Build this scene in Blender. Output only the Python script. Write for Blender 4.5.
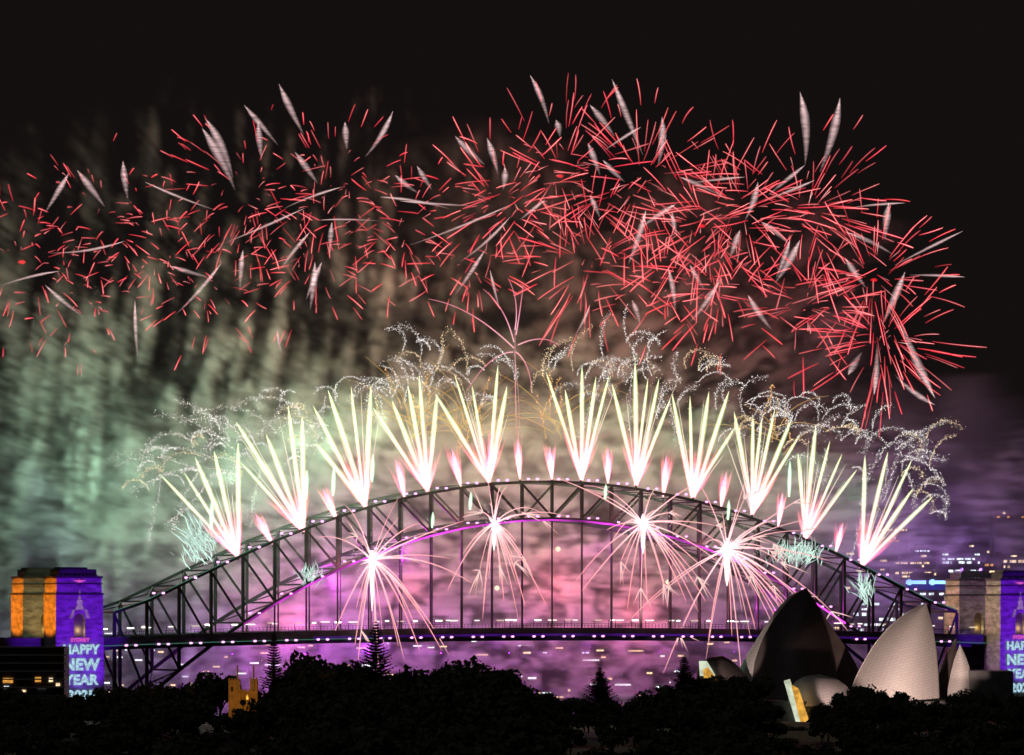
import bpy, math, random
from mathutils import Vector, Matrix, noise as mnoise

# ------------------------------------------------------------------ camera, world, light, exposure
for o in list(bpy.data.objects): bpy.data.objects.remove(o)
S = bpy.context.scene
COL = S.collection
F, HY, ZC = 5780.0, 605.0, 75.0          # focal length in pixels, horizon row, eye height
cam_d = bpy.data.cameras.new('camera'); cam = bpy.data.objects.new('camera', cam_d); COL.objects.link(cam)
cam.location = (0, 0, ZC); cam.rotation_euler = (math.pi / 2, 0, 0)
cam_d.sensor_width = 36; cam_d.lens = F / 1024 * 36; cam_d.shift_y = (HY - 377.5) / 1024
cam_d.clip_start = 5; cam_d.clip_end = 60000
S.camera = cam
W = bpy.data.worlds.new('World'); S.world = W; W.use_nodes = True
nt = W.node_tree; nt.nodes.clear()
wo = nt.nodes.new('ShaderNodeOutputWorld'); bg = nt.nodes.new('ShaderNodeBackground'); sky = nt.nodes.new('ShaderNodeTexSky')
sky.sky_type = 'NISHITA'; sky.sun_disc = False; sky.sun_elevation = math.radians(-4.0); sky.sun_rotation = math.radians(200)
bg.inputs['Strength'].default_value = 0.006
nt.links.new(sky.outputs[0], bg.inputs['Color'])
bg2 = nt.nodes.new('ShaderNodeBackground'); bg2.inputs['Color'].default_value = (.0066, .0049, .0048, 1); bg2.inputs['Strength'].default_value = 1
add = nt.nodes.new('ShaderNodeAddShader')
nt.links.new(bg.outputs[0], add.inputs[0]); nt.links.new(bg2.outputs[0], add.inputs[1]); nt.links.new(add.outputs[0], wo.inputs['Surface'])
ml = bpy.data.lights.new('moonlight', 'SUN'); ml.energy = 0.07; ml.angle = math.radians(.5); ml.color = (.8, .87, 1)
mo = bpy.data.objects.new('moonlight', ml); COL.objects.link(mo); mo.rotation_euler = (math.radians(48), 0, math.radians(-30)); mo.location = (0, 0, 900)
S.view_settings.view_transform = 'Standard'; S.view_settings.look = 'None'
S.view_settings.exposure = 0; S.view_settings.gamma = 1
cy = S.cycles
cy.max_bounces = 6; cy.diffuse_bounces = 1; cy.glossy_bounces = 2; cy.volume_bounces = 0; cy.transparent_max_bounces = 48
cy.sample_clamp_indirect = 2.0; cy.use_denoising = True; cy.use_light_tree = True
cy.use_adaptive_sampling = True; cy.adaptive_threshold = 0.05
cy.caustics_reflective = False; cy.caustics_refractive = False

R = random.Random(11)
def rs(k): return random.Random(k)

# ------------------------------------------------------------------ helpers
def at(px, py, Y):
    return Vector(((px - 512) * Y / F, Y, ZC + (HY - py) * Y / F))
PSI = math.radians(28); CX, CY = 13.0, 3000.0
EU = Vector((math.cos(PSI), math.sin(PSI), 0)); EV = Vector((-math.sin(PSI), math.cos(PSI), 0))
def B(u, v, z): return Vector((CX, CY, 0)) + EU * u + EV * v + Vector((0, 0, z))
def on_bridge(px, py, v=-15.0):
    """point of the vertical plane v = const of the bridge that is seen at px, py"""
    d = (px - 512) / F
    bx, by = CX + EV.x * v, CY + EV.y * v
    u = (d * by - bx) / (EU.x - d * EU.y)
    Y = by + EU.y * u
    return B(u, v, ZC + (HY - py) * Y / F)

ORG = {}
def tag(o, label=None, cat=None, group=None, kind=None):
    if label: o['label'] = label
    if cat: o['category'] = cat
    if group: o['group'] = group
    if kind: o['kind'] = kind
    return o
def thing(name, loc, label, cat, group=None):
    o = bpy.data.objects.new(name, None); COL.objects.link(o); o.location = loc; o.empty_display_size = 1
    ORG[o.name] = Vector(loc); return tag(o, label, cat, group)

class MB:
    def __init__(s): s.v = []; s.f = []; s.mi = []; s.c = []; s.col = (1, 1, 1)
    def vert(s, p, c=None): s.v.append(tuple(p)); s.c.append(c or s.col); return len(s.v) - 1
    def face(s, ids, m=0): s.f.append(tuple(ids)); s.mi.append(m)
    def hexa(s, pts, m=0):
        """8 points: bottom 4 (ccw), top 4"""
        i = [s.vert(p) for p in pts]
        for q in ((3, 2, 1, 0), (4, 5, 6, 7), (0, 1, 5, 4), (1, 2, 6, 5), (2, 3, 7, 6), (3, 0, 4, 7)): s.face([i[k] for k in q], m)
    def ubox(s, u0, u1, v0, v1, z0, z1, m=0, tu=0, tv=0):
        """box in the bridge's own axes; tu, tv = how far the top sides lean in"""
        s.hexa([B(u0, v0, z0), B(u1, v0, z0), B(u1, v1, z0), B(u0, v1, z0),
                B(u0 + tu, v0 + tv, z1), B(u1 - tu, v0 + tv, z1), B(u1 - tu, v1 - tv, z1), B(u0 + tu, v1 - tv, z1)], m)
    def box(s, x0, x1, y0, y1, z0, z1, m=0):
        s.hexa([(x0, y0, z0), (x1, y0, z0), (x1, y1, z0), (x0, y1, z0), (x0, y0, z1), (x1, y0, z1), (x1, y1, z1), (x0, y1, z1)], m)
    def beam(s, a, b, w, h, m=0, side=None):
        a = Vector(a); b = Vector(b); d = (b - a).normalized()
        sd = side or EV
        sd = (sd - d * sd.dot(d)).normalized(); up = d.cross(sd)
        q = [(-.5, -.5), (.5, -.5), (.5, .5), (-.5, .5)]
        s.hexa([a + sd * (x * w) + up * (y * h) for x, y in q] + [b + sd * (x * w) + up * (y * h) for x, y in q], m)
    def tube(s, pts, rad, cols=None, n=5, m=0):
        prev = None; L = len(pts); pts = [Vector(p) for p in pts]
        for i, p in enumerate(pts):
            d = (pts[min(i + 1, L - 1)] - pts[max(i - 1, 0)]).normalized()
            a = d.cross(Vector((0, 1, 0.13))).normalized(); b = d.cross(a)
            r = rad[i]; c = cols[i] if cols else None
            ring = [s.vert(p + a * (r * math.cos(2 * math.pi * k / n)) + b * (r * math.sin(2 * math.pi * k / n)), c) for k in range(n)]
            if prev:
                for k in range(n): s.face((prev[k], prev[(k + 1) % n], ring[(k + 1) % n], ring[k]), m)
            else: s.face(ring[::-1], m)
            prev = ring
        s.face(prev, m)
    def speck(s, p, r, c=None, m=0):
        x, y, z = p
        i = [s.vert(q, c) for q in ((x - r, y, z), (x + r, y, z), (x, y - r, z), (x, y + r, z), (x, y, z - r), (x, y, z + r))]
        for q in ((0, 2, 5), (2, 1, 5), (1, 3, 5), (3, 0, 5), (2, 0, 4), (1, 2, 4), (3, 1, 4), (0, 3, 4)): s.face([i[k] for k in q], m)
    def build(s, name, mats, parent=None, smooth=False, color=False):
        org = ORG[parent.name] if parent is not None else Vector((0, 0, 0))
        me = bpy.data.meshes.new(name)
        me.from_pydata([(x - org.x, y - org.y, z - org.z) for x, y, z in s.v], [], s.f)
        for mt in (mats if isinstance(mats, (list, tuple)) else [mats]): me.materials.append(mt)
        me.polygons.foreach_set('material_index', s.mi)
        if smooth: me.polygons.foreach_set('use_smooth', [True] * len(s.f))
        if color:
            a = me.color_attributes.new('ember', 'FLOAT_COLOR', 'POINT')
            a.data.foreach_set('color', [x for c in s.c for x in (c[0], c[1], c[2], 1)])
        me.update()
        o = bpy.data.objects.new(name, me); COL.objects.link(o)
        if parent is not None: o.parent = parent
        ORG[o.name] = org
        return o

# ------------------------------------------------------------------ materials
def mat(name): 
    m = bpy.data.materials.new(name); m.use_nodes = True; n = m.node_tree; n.nodes.clear()
    out = n.nodes.new('ShaderNodeOutputMaterial'); return m, n, out
def N(n, t, **k):
    x = n.nodes.new(t)
    for a, b in k.items(): setattr(x, a, b)
    return x
def solid(name, col, rough=.7, var=.25, scale=.3, metal=0, bump=0, stretch=(1, 1, 1)):
    m, n, out = mat(name)
    p = N(n, 'ShaderNodeBsdfPrincipled'); p.inputs['Roughness'].default_value = rough; p.inputs['Metallic'].default_value = metal
    tc = N(n, 'ShaderNodeTexCoord'); mp = N(n, 'ShaderNodeMapping'); mp.inputs['Scale'].default_value = stretch
    ns = N(n, 'ShaderNodeTexNoise'); ns.inputs['Scale'].default_value = scale; ns.inputs['Detail'].default_value = 6
    rp = N(n, 'ShaderNodeValToRGB'); e = rp.color_ramp.elements
    e[0].position = .3; e[1].position = .7
    e[0].color = (*[c * (1 - var) for c in col], 1); e[1].color = (*[min(1, c * (1 + var)) for c in col], 1)
    n.links.new(tc.outputs['Object'], mp.inputs[0]); n.links.new(mp.outputs[0], ns.inputs[0]); n.links.new(ns.outputs[0], rp.inputs[0])
    n.links.new(rp.outputs[0], p.inputs['Base Color'])
    if bump:
        b = N(n, 'ShaderNodeBump'); b.inputs['Strength'].default_value = bump; n.links.new(ns.outputs[0], b.inputs['Height']); n.links.new(b.outputs[0], p.inputs['Normal'])
    n.links.new(p.outputs[0], out.inputs[0]); return m
def emis(name, col, st, var=0, scale=.5):
    m, n, out = mat(name); e = N(n, 'ShaderNodeEmission'); e.inputs[0].default_value = (*col, 1); e.inputs[1].default_value = st
    if var:
        ns = N(n, 'ShaderNodeTexNoise'); ns.inputs['Scale'].default_value = scale
        tc = N(n, 'ShaderNodeTexCoord'); n.links.new(tc.outputs['Object'], ns.inputs[0])
        mr = N(n, 'ShaderNodeMapRange'); mr.inputs[1].default_value = .35; mr.inputs[2].default_value = .65; mr.inputs[3].default_value = st * (1 - var); mr.inputs[4].default_value = st
        n.links.new(ns.outputs[0], mr.inputs[0]); n.links.new(mr.outputs[0], e.inputs[1])
    n.links.new(e.outputs[0], out.inputs[0]); m.cycles.emission_sampling = 'NONE'; return m
def fire_core():
    m, n, out = mat('burning_spark'); e = N(n, 'ShaderNodeEmission'); a = N(n, 'ShaderNodeAttribute', attribute_name='ember'); e.inputs[1].default_value = 1.0
    n.links.new(a.outputs['Color'], e.inputs[0]); n.links.new(e.outputs[0], out.inputs[0]); m.cycles.emission_sampling = 'NONE'; return m
def fire_glow(name, striped=False):
    m, n, out = mat(name); e = N(n, 'ShaderNodeEmission'); a = N(n, 'ShaderNodeAttribute', attribute_name='ember'); e.inputs[1].default_value = 1.0
    lw = N(n, 'ShaderNodeLayerWeight'); lw.inputs[0].default_value = .5
    inv = N(n, 'ShaderNodeMath', operation='SUBTRACT'); inv.inputs[0].default_value = 1; n.links.new(lw.outputs['Facing'], inv.inputs[1])
    pw = N(n, 'ShaderNodeMath', operation='POWER'); pw.inputs[1].default_value = 1.6; n.links.new(inv.outputs[0], pw.inputs[0])
    last = pw
    if striped:
        tc = N(n, 'ShaderNodeTexCoord'); mp = N(n, 'ShaderNodeMapping'); mp.inputs['Scale'].default_value = (.15, .15, 1.35)
        ns = N(n, 'ShaderNodeTexNoise'); ns.inputs['Scale'].default_value = 1.0; ns.inputs['Detail'].default_value = 3
        n.links.new(tc.outputs['Object'], mp.inputs[0]); n.links.new(mp.outputs[0], ns.inputs[0])
        mr = N(n, 'ShaderNodeMapRange'); mr.inputs[1].default_value = .38; mr.inputs[2].default_value = .62; mr.inputs[3].default_value = .45; mr.inputs[4].default_value = 1.1
        n.links.new(ns.outputs[0], mr.inputs[0])
        mm = N(n, 'ShaderNodeMath', operation='MULTIPLY'); n.links.new(pw.outputs[0], mm.inputs[0]); n.links.new(mr.outputs[0], mm.inputs[1]); last = mm
    n.links.new(a.outputs['Color'], e.inputs[0]); n.links.new(last.outputs[0], e.inputs[1])
    t = N(n, 'ShaderNodeBsdfTransparent'); ad = N(n, 'ShaderNodeAddShader')
    n.links.new(e.outputs[0], ad.inputs[0]); n.links.new(t.outputs[0], ad.inputs[1]); n.links.new(ad.outputs[0], out.inputs[0])
    m.cycles.emission_sampling = 'NONE'; return m
M = dict(
    steel=solid('grey_painted_steel', (.013, .013, .016), .55, .3, .4),
    deck=solid('dark_deck', (.05, .05, .055), .7, .3, .2),
    granite=solid('granite_facing', (.32, .29, .25), .85, .5, .22, bump=.6, stretch=(1, 1, 2.5)),
    granite_dark=solid('granite_cap', (.06, .055, .05), .9, .3, .3),
    void=solid('dark_recess', (.12, .10, .05), .9, .3, .3),
    foliage=solid('dark_foliage', (.085, .095, .05), .85, .6, .25),
    conifer=solid('conifer_needles', (.022, .035, .018), .85, .4, .5),
    bark=solid('bark', (.05, .038, .028), .9, .3, 1),
    grass=solid('parkland_ground', (.03, .035, .018), .95, .4, .05),
    sandstone=solid('sandstone', (.42, .30, .16), .85, .3, .6, bump=.3),
    concrete=solid('dark_concrete', (.11, .105, .1), .85, .25, .3),
    wallpale=solid('pale_render', (.3, .28, .26), .8, .2, .2),
    roof=solid('roof_tiles', (.09, .06, .05), .85, .3, .4),
    tower=solid('curtain_wall', (.06, .062, .072), .4, .3, .08),
    tile_unlit=solid('unlit_shell_tile', (.085, .062, .055), .6, .15, .2),  # shells that get no light: their shade is put into this darker colour
    glass=solid('dark_glass', (.03, .03, .035), .15, .2, .2),
    white=emis('white_lamp', (1, .93, .82), 4), whitedim=emis('dim_lamp', (1, .82, .62), .75), whitemid=emis('half_dim_lamp', (1, .9, .8), 1.4),
    cool=emis('cool_window', (.8, .92, 1), 2.2, .75, .35),
    warm=emis('warm_window', (1, .72, .42), 1.7, .8, .35),
    cool_bright=emis('bright_cool_window', (.9, .93, 1), 2.6, .6, .2), warm_bright=emis('bright_warm_window', (1, .62, .35), 2.3, .6, .2),
    amber=emis('amber_window', (1, .45, .08), .9, .5, .5),
    pink=emis('pink_lamp', (1, .36, .92), 2.6),
    mint=emis('mint_strip', (.25, .75, .55), .22), violet=emis('violet_fascia_glow', (.16, .02, .5), .35, .6, .05), magenta=emis('magenta_chord_glow', (.75, .05, .75), 2.4, .85, .035),
    blue=emis('blue_sign', (.25, .5, 1), 2.2),
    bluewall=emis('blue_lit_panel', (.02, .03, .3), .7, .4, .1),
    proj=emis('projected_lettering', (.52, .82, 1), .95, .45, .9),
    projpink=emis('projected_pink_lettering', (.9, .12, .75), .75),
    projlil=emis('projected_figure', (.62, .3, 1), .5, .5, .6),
    foyer=emis('lit_foyer_glass', (1, .5, .08), .95, .5, .4),
    foyerwhite=emis('lit_foyer_edge', (.9, 1, .75), .8, .4, .3),
    core=fire_core(), glow=fire_glow('spark_halo'), feather=fire_glow('feathered_tail', True),
)
# shell tiles with rib and chevron relief in the real surface
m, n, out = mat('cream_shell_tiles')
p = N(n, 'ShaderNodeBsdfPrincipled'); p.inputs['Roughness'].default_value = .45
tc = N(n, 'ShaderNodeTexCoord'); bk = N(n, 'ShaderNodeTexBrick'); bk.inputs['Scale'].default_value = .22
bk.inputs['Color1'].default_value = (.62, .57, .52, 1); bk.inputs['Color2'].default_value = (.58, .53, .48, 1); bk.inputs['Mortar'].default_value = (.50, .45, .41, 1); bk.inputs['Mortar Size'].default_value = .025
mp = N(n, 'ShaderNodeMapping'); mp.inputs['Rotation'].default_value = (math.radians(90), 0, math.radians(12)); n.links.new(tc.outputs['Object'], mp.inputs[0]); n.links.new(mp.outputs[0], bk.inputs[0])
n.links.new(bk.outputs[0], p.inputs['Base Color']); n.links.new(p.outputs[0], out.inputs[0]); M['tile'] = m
# water
m, n, out = mat('harbour_water')
p = N(n, 'ShaderNodeBsdfPrincipled'); p.inputs['Base Color'].default_value = (.012, .016, .022, 1); p.inputs['Roughness'].default_value = .16
tc = N(n, 'ShaderNodeTexCoord'); ns = N(n, 'ShaderNodeTexNoise'); ns.inputs['Scale'].default_value = .12; ns.inputs['Detail'].default_value = 6
b = N(n, 'ShaderNodeBump'); b.inputs['Strength'].default_value = .5; b.inputs['Distance'].default_value = 1.5
n.links.new(tc.outputs['Object'], ns.inputs[0]); n.links.new(ns.outputs[0], b.inputs['Height']); n.links.new(b.outputs[0], p.inputs['Normal']); n.links.new(p.outputs[0], out.inputs[0]); M['water'] = m

PW = 0.16   # overall power of the fireworks and stage lamps
def plight(name, loc, col, power, parent, radius=4.0):
    l = bpy.data.lights.new(name, 'POINT'); l.energy = power * PW; l.color = col; l.shadow_soft_size = radius
    o = bpy.data.objects.new(name, l); COL.objects.link(o); o.parent = parent; o.location = Vector(loc) - ORG[parent.name]; return o
def slight(name, loc, target, col, power, angle, parent, radius=1.0, blend=.4):
    l = bpy.data.lights.new(name, 'SPOT'); l.energy = power; l.color = col; l.shadow_soft_size = radius; l.spot_size = math.radians(angle); l.spot_blend = blend
    o = bpy.data.objects.new(name, l); COL.objects.link(o); o.parent = parent; o.location = Vector(loc) - ORG[parent.name]
    o.rotation_euler = (Vector(target) - Vector(loc)).to_track_quat('-Z', 'Y').to_euler(); return o
def floodlight(loc, target, col, power, angle, label, group=None):
    loc = Vector(loc); t = thing('floodlight', loc, label, 'floodlight', group)
    d = (Vector(target) - loc).normalized()
    mb = MB(); mb.tube([loc - d * 2.2, loc - d * 1.6, loc - d * .6], [.3, .9, 1.1], n=8); mb.build('housing', M['deck'], t, True)
    mb = MB(); mb.beam(loc - d * 1.5, loc - d * 1.5 - Vector((0, 0, 2.5)), .25, .25, side=Vector((1, 0, 0))); mb.build('bracket', M['deck'], t)
    slight('lamp', loc, target, col, power, angle, t, .8); return t

# ------------------------------------------------------------------ ground, water, far shore
mb = MB(); 
xs = [-40000, -4000, 4000, 40000]; 
i = [mb.vert(q) for q in ((-40000, -3000, 0), (40000, -3000, 0), (40000, 45000, 0), (-40000, 45000, 0))]; mb.face(i)
tag(mb.build('water', M['water']), 'dark harbour water reflecting purple light beneath the bridge', 'water', kind='structure')
def sheet(name, x0, x1, y0, y1, nx, ny, fn, mt):
    mb = MB()
    for j in range(ny + 1):
        for i in range(nx + 1):
            x = x0 + (x1 - x0) * i / nx; y = y0 + (y1 - y0) * j / ny; mb.vert((x, y, fn(x, y)))
    for j in range(ny):
        for i in range(nx):
            a = j * (nx + 1) + i; mb.face((a, a + 1, a + nx + 2, a + nx + 1))
    return mb.build(name, mt, smooth=True)
def sst(a, b, x): t = max(0, min(1, (x - a) / (b - a))); return t * t * (3 - 2 * t)
def gz(x, y):
    return -3 + 33 * (1 - sst(2250, 2480, y)) + 3 * mnoise.noise(Vector((x / 90, y / 90, 0))) - 20 * (1 - sst(500, 1200, y))
tag(sheet('ground', -700, 700, 300, 2500, 70, 110, gz, M['grass']), 'dark parkland slope under the foreground trees', 'ground', kind='structure')
def fz(x, y):
    return -4 + sst(4500, 6600, y) * (46 + 14 * mnoise.noise(Vector((x / 700, y / 900, 3)))) + 5 * mnoise.noise(Vector((x / 160, y / 200, 7)))
tag(sheet('hills', -2600, 2600, 4400, 9000, 90, 80, fz, M['grass']), 'low dark hills of the far shore behind the bridge', 'hills', kind='structure')
# podium headland of the opera house
def hz(x, y): return -2 + 12 * sst(2230, 2290, y) * (1 - sst(2440, 2500, y)) * sst(30, 60, x) * (1 - sst(330, 380, x))
# ------------------------------------------------------------------ bridge
TOP = [(0, 138.7), (22, 138.2), (45, 136.3), (80, 130.8), (105, 125), (130, 117.6), (155, 108.8), (178, 99.5), (205, 87.5), (230, 76.5), (248, 71)]
def ztop(u):
    u = abs(u)
    for (a, za), (b_, zb) in zip(TOP, TOP[1:]):
        if u <= b_: return za + (zb - za) * (u - a) / (b_ - a)
    return TOP[-1][1]
def zlow(u): return 119.6 - 105 * (u / 247) ** 2
def zdeck(u): return 58.8 - 4 * (u / 250) ** 2
NP = 28; DU = 494 / NP
US = [-247 + DU * k for k in range(NP + 1)]
br = thing('arch_bridge', B(0, 0, 0), 'dark steel arch bridge with purple lights spanning the harbour', 'bridge')
for v in (-16.3, 16.3):
    mb = MB()
    for k in range(NP):
        a, b_ = US[k], US[k + 1]
        mb.beam(B(a, v, ztop(a)), B(b_, v, ztop(b_)), 1.3, 1.35)
    mb.build('top_chord', M['steel'], br)
    mb = MB()
    for k in range(NP):
        a, b_ = US[k], US[k + 1]
        mb.beam(B(a, v, zlow(a)), B(b_, v, zlow(b_)), 1.3, 1.6)
    mb.build('bottom_chord', M['steel'], br)
    for k, a in enumerate(US):
        mb = MB(); mb.beam(B(a, v, zlow(a) + .8), B(a, v, ztop(a) - .5), 1.1, 1.5); mb.build('vertical_post', M['steel'], br)
    for k in range(NP):
        a, b_ = US[k], US[k + 1]
        if a < -1: p0, p1 = B(a, v, ztop(a) - .7), B(b_, v, zlow(b_) + .8)
        else: p0, p1 = B(a, v, zlow(a) + .8), B(b_, v, ztop(b_) - .7)
        mb = MB(); mb.beam(p0, p1, .8, 1.0); mb.build('diagonal', M['steel'], br)
    for k, a in enumerate(US):
        if zlow(a) > zdeck(a) + 5:
            mb = MB(); mb.beam(B(a, v, zdeck(a) + 2), B(a, v, zlow(a) - .8), .6, .7); mb.build('hanger', M['steel'], br)
        elif zlow(a) < zdeck(a) - 6:
            mb = MB(); mb.beam(B(a, v, zlow(a)), B(a, v, zdeck(a) - 1), .6, .7); mb.build('deck_strut', M['steel'], br)
for nm, zf in (('top_bracing', ztop), ('bottom_bracing', zlow)):
    mb = MB()
    for k, a in enumerate(US):
        if nm == 'bottom_bracing' and abs(zf(a) - zdeck(a)) < 8: continue
        mb.beam(B(a, -15.5, zf(a)), B(a, 15.5, zf(a)), .9, .9, side=EU)
        if k < NP and not (nm == 'bottom_bracing' and abs(zf(US[k + 1]) - zdeck(a)) < 9):
            b_ = US[k + 1]; mid = (a + b_) / 2
            mb.beam(B(a, -15.5, zf(a) - .1), B(mid, 0, (zf(a) + zf(b_)) / 2), .5, .5, side=EU); mb.beam(B(a, 15.5, zf(a) - .1), B(mid, 0, (zf(a) + zf(b_)) / 2), .5, .5, side=EU)
            mb.beam(B(mid, 0, (zf(a) + zf(b_)) / 2), B(b_, 15.5, zf(b_) - .1), .5, .5, side=EU); mb.beam(B(mid, 0, (zf(a) + zf(b_)) / 2), B(b_, -15.5, zf(b_) - .1), .5, .5, side=EU)
    mb.build(nm, M['steel'], br)
mb = MB()
ku = [-420 + 20 * k for k in range(43)]
def zd(u): return zdeck(max(-262, min(262, u)))
for a, b_ in zip(ku, ku[1:]):
    for v0, v1, z0, z1 in ((-22, 22, 1.2, 3.2), (-22.6, -21.9, -.6, 4.4), (21.9, 22.6, -.6, 4.4), (-13, -11.5, -2.2, 1.2), (11.5, 13, -2.2, 1.2)):
        mb.hexa([B(a, v0, zd(a) + z0), B(b_, v0, zd(b_) + z0), B(b_, v1, zd(b_) + z0), B(a, v1, zd(a) + z0), B(a, v0, zd(a) + z1), B(b_, v0, zd(b_) + z1), B(b_, v1, zd(b_) + z1), B(a, v1, zd(a) + z1)])
dk = mb.build('deck', M['deck'], br)
mb = MB()
for k in range(-130, 131):
    u = k * 2.0; mb.beam(B(u, -22.3, zd(u) + 4.4), B(u, -22.3, zd(u) + 6.6), .16, .16)
for a, b_ in zip(ku, ku[1:]):
    if -270 < a < 270:
        for h in (5.5, 6.6): mb.beam(B(a, -22.3, zd(a) + h), B(b_, -22.3, zd(b_) + h), .18, .18)
mb.build('railing', M['steel'], dk)
# mint light line under the deck edge and on the top chord, pink lamps in pairs
mb = MB()
for a, b_ in zip(ku, ku[1:]):
    if -262 <= a and b_ <= -90 or 190 < a < 262: mb.beam(B(a, -22.9, zd(a) + .1), B(b_, -22.9, zd(b_) + .1), .25, .3)
mb.build('glow_strip', M['mint'], br)
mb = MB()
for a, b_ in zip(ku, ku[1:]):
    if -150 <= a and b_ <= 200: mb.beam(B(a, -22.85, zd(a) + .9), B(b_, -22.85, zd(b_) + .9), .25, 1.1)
mb.build('glow_strip', M['violet'], br)  # emissive strip stands in for purple light falling on the deck fascia
mb = MB()
for k in range(NP):
    a, b_ = US[k], US[k + 1]
    if zlow(a) > 62 and zlow(b_) > 62: mb.beam(B(a, -17.4, zlow(a) - .7), B(b_, -17.4, zlow(b_) - .7), .3, .9)
mb.build('glow_strip', M['magenta'], br)  # emissive strip stands in for magenta glow on the chord and smoke
mb = MB()
for k in range(NP):
    a, b_ = US[k], US[k + 1]
    if abs(a + DU / 2) > 165: mb.beam(B(a, -17.2, ztop(a) + .9), B(b_, -17.2, ztop(b_) + .9),   .25, .3)
mb.build('glow_strip', M['mint'], br)
def lamp_pair(name, u, v, z, r=.5):
    mb = MB()
    for s in (-1, 1):
        c = B(u + s * 2.6, v, z)
        mb.tube([c - EU * .9, c - EU * .5, c + EU * .5, c + EU * .9], [r * .3, r, r, r * .3], n=6)
    return mb.build(name, M['pink'], br, True)
for k, a in enumerate(US):
    if 0 < k < NP:
        lamp_pair('chord_lamp', a + 6, -17.3, ztop(a + 6) + 1.5)
        if zlow(a) > 60: lamp_pair('chord_lamp', a + 6, -17.5, zlow(a + 6) + 1.3, .45)
    if k < NP: lamp_pair('deck_lamp', a + 6, -23.3, zd(a) + .1)
# road lamps
i = 0
for u in [x * 11.5 + (x * 37 % 5 - 2) for x in range(-22, 23)]:
    for v in ((-16,) if i % 3 else (-16, 16)):
        st = MB(); st.beam(B(u, v, zd(u) + 3), B(u, v, zd(u) + 8.3), .22, .22); st.beam(B(u, v, zd(u) + 8.2), B(u + 2.2, v, zd(u) + 8.5), .2, .2)
        t = thing('street_lamp', B(u, v, zd(u) + 3), 'white street lamp standing on the bridge roadway', 'street lamp', 'street lamps along the bridge deck')
        st.build('post', M['steel'], t)
        mb = MB(); c = B(u + 2.4, v, zd(u) + 8.4); w = 1.2 + (i * 7 % 5) * .4
        mb.tube([c - EU * w, c - EU * (w - .4), c + EU * (w - .4), c + EU * w], [.12, .33, .33, .12], n=6); mb.build('lamp_head', M[('white', 'whitemid', 'whitedim', 'white', 'whitemid')[i * 3 % 5]], t, True)
    i += 1

# ------------------------------------------------------------------ text on pylons
def text_obj(txt, size, mt, parent, u_mid, v, z, wscale=1.0, name='lettering', ext=.12, bold=.12):
    cu = bpy.data.curves.new('t', 'FONT'); cu.body = txt; cu.size = size; cu.align_x = 'CENTER'; cu.extrude = ext; cu.offset = bold * size * .35; cu.space_character = 1.05
    to = bpy.data.objects.new('t', cu); COL.objects.link(to)
    dg = bpy.context.evaluated_depsgraph_get(); me = bpy.data.meshes.new_from_object(to.evaluated_get(dg))
    bpy.data.objects.remove(to); org = ORG[parent.name]
    for q in me.vertices:
        w = B(u_mid + q.co.x * wscale, v - q.co.z, z + q.co.y) - org; q.co = w
    me.name = name; me.materials.clear(); me.materials.append(mt)
    for pl in me.polygons: pl.material_index = 0
    o = bpy.data.objects.new(name, me); COL.objects.link(o); o.parent = parent; ORG[o.name] = org
    # face the camera: flip winding not needed for emission
    return o
def disc_poly(mb, u, v, z, pts, th=.15, m=0):
    f = [mb.vert(B(u + x, v - th, z + y)) for x, y in pts]; b_ = [mb.vert(B(u + x, v + th, z + y)) for x, y in pts]
    mb.face(f, m); mb.face(b_[::-1], m); L = len(pts)
    for k in range(L): mb.face((f[k], b_[k], b_[(k + 1) % L], f[(k + 1) % L]), m)
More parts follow.
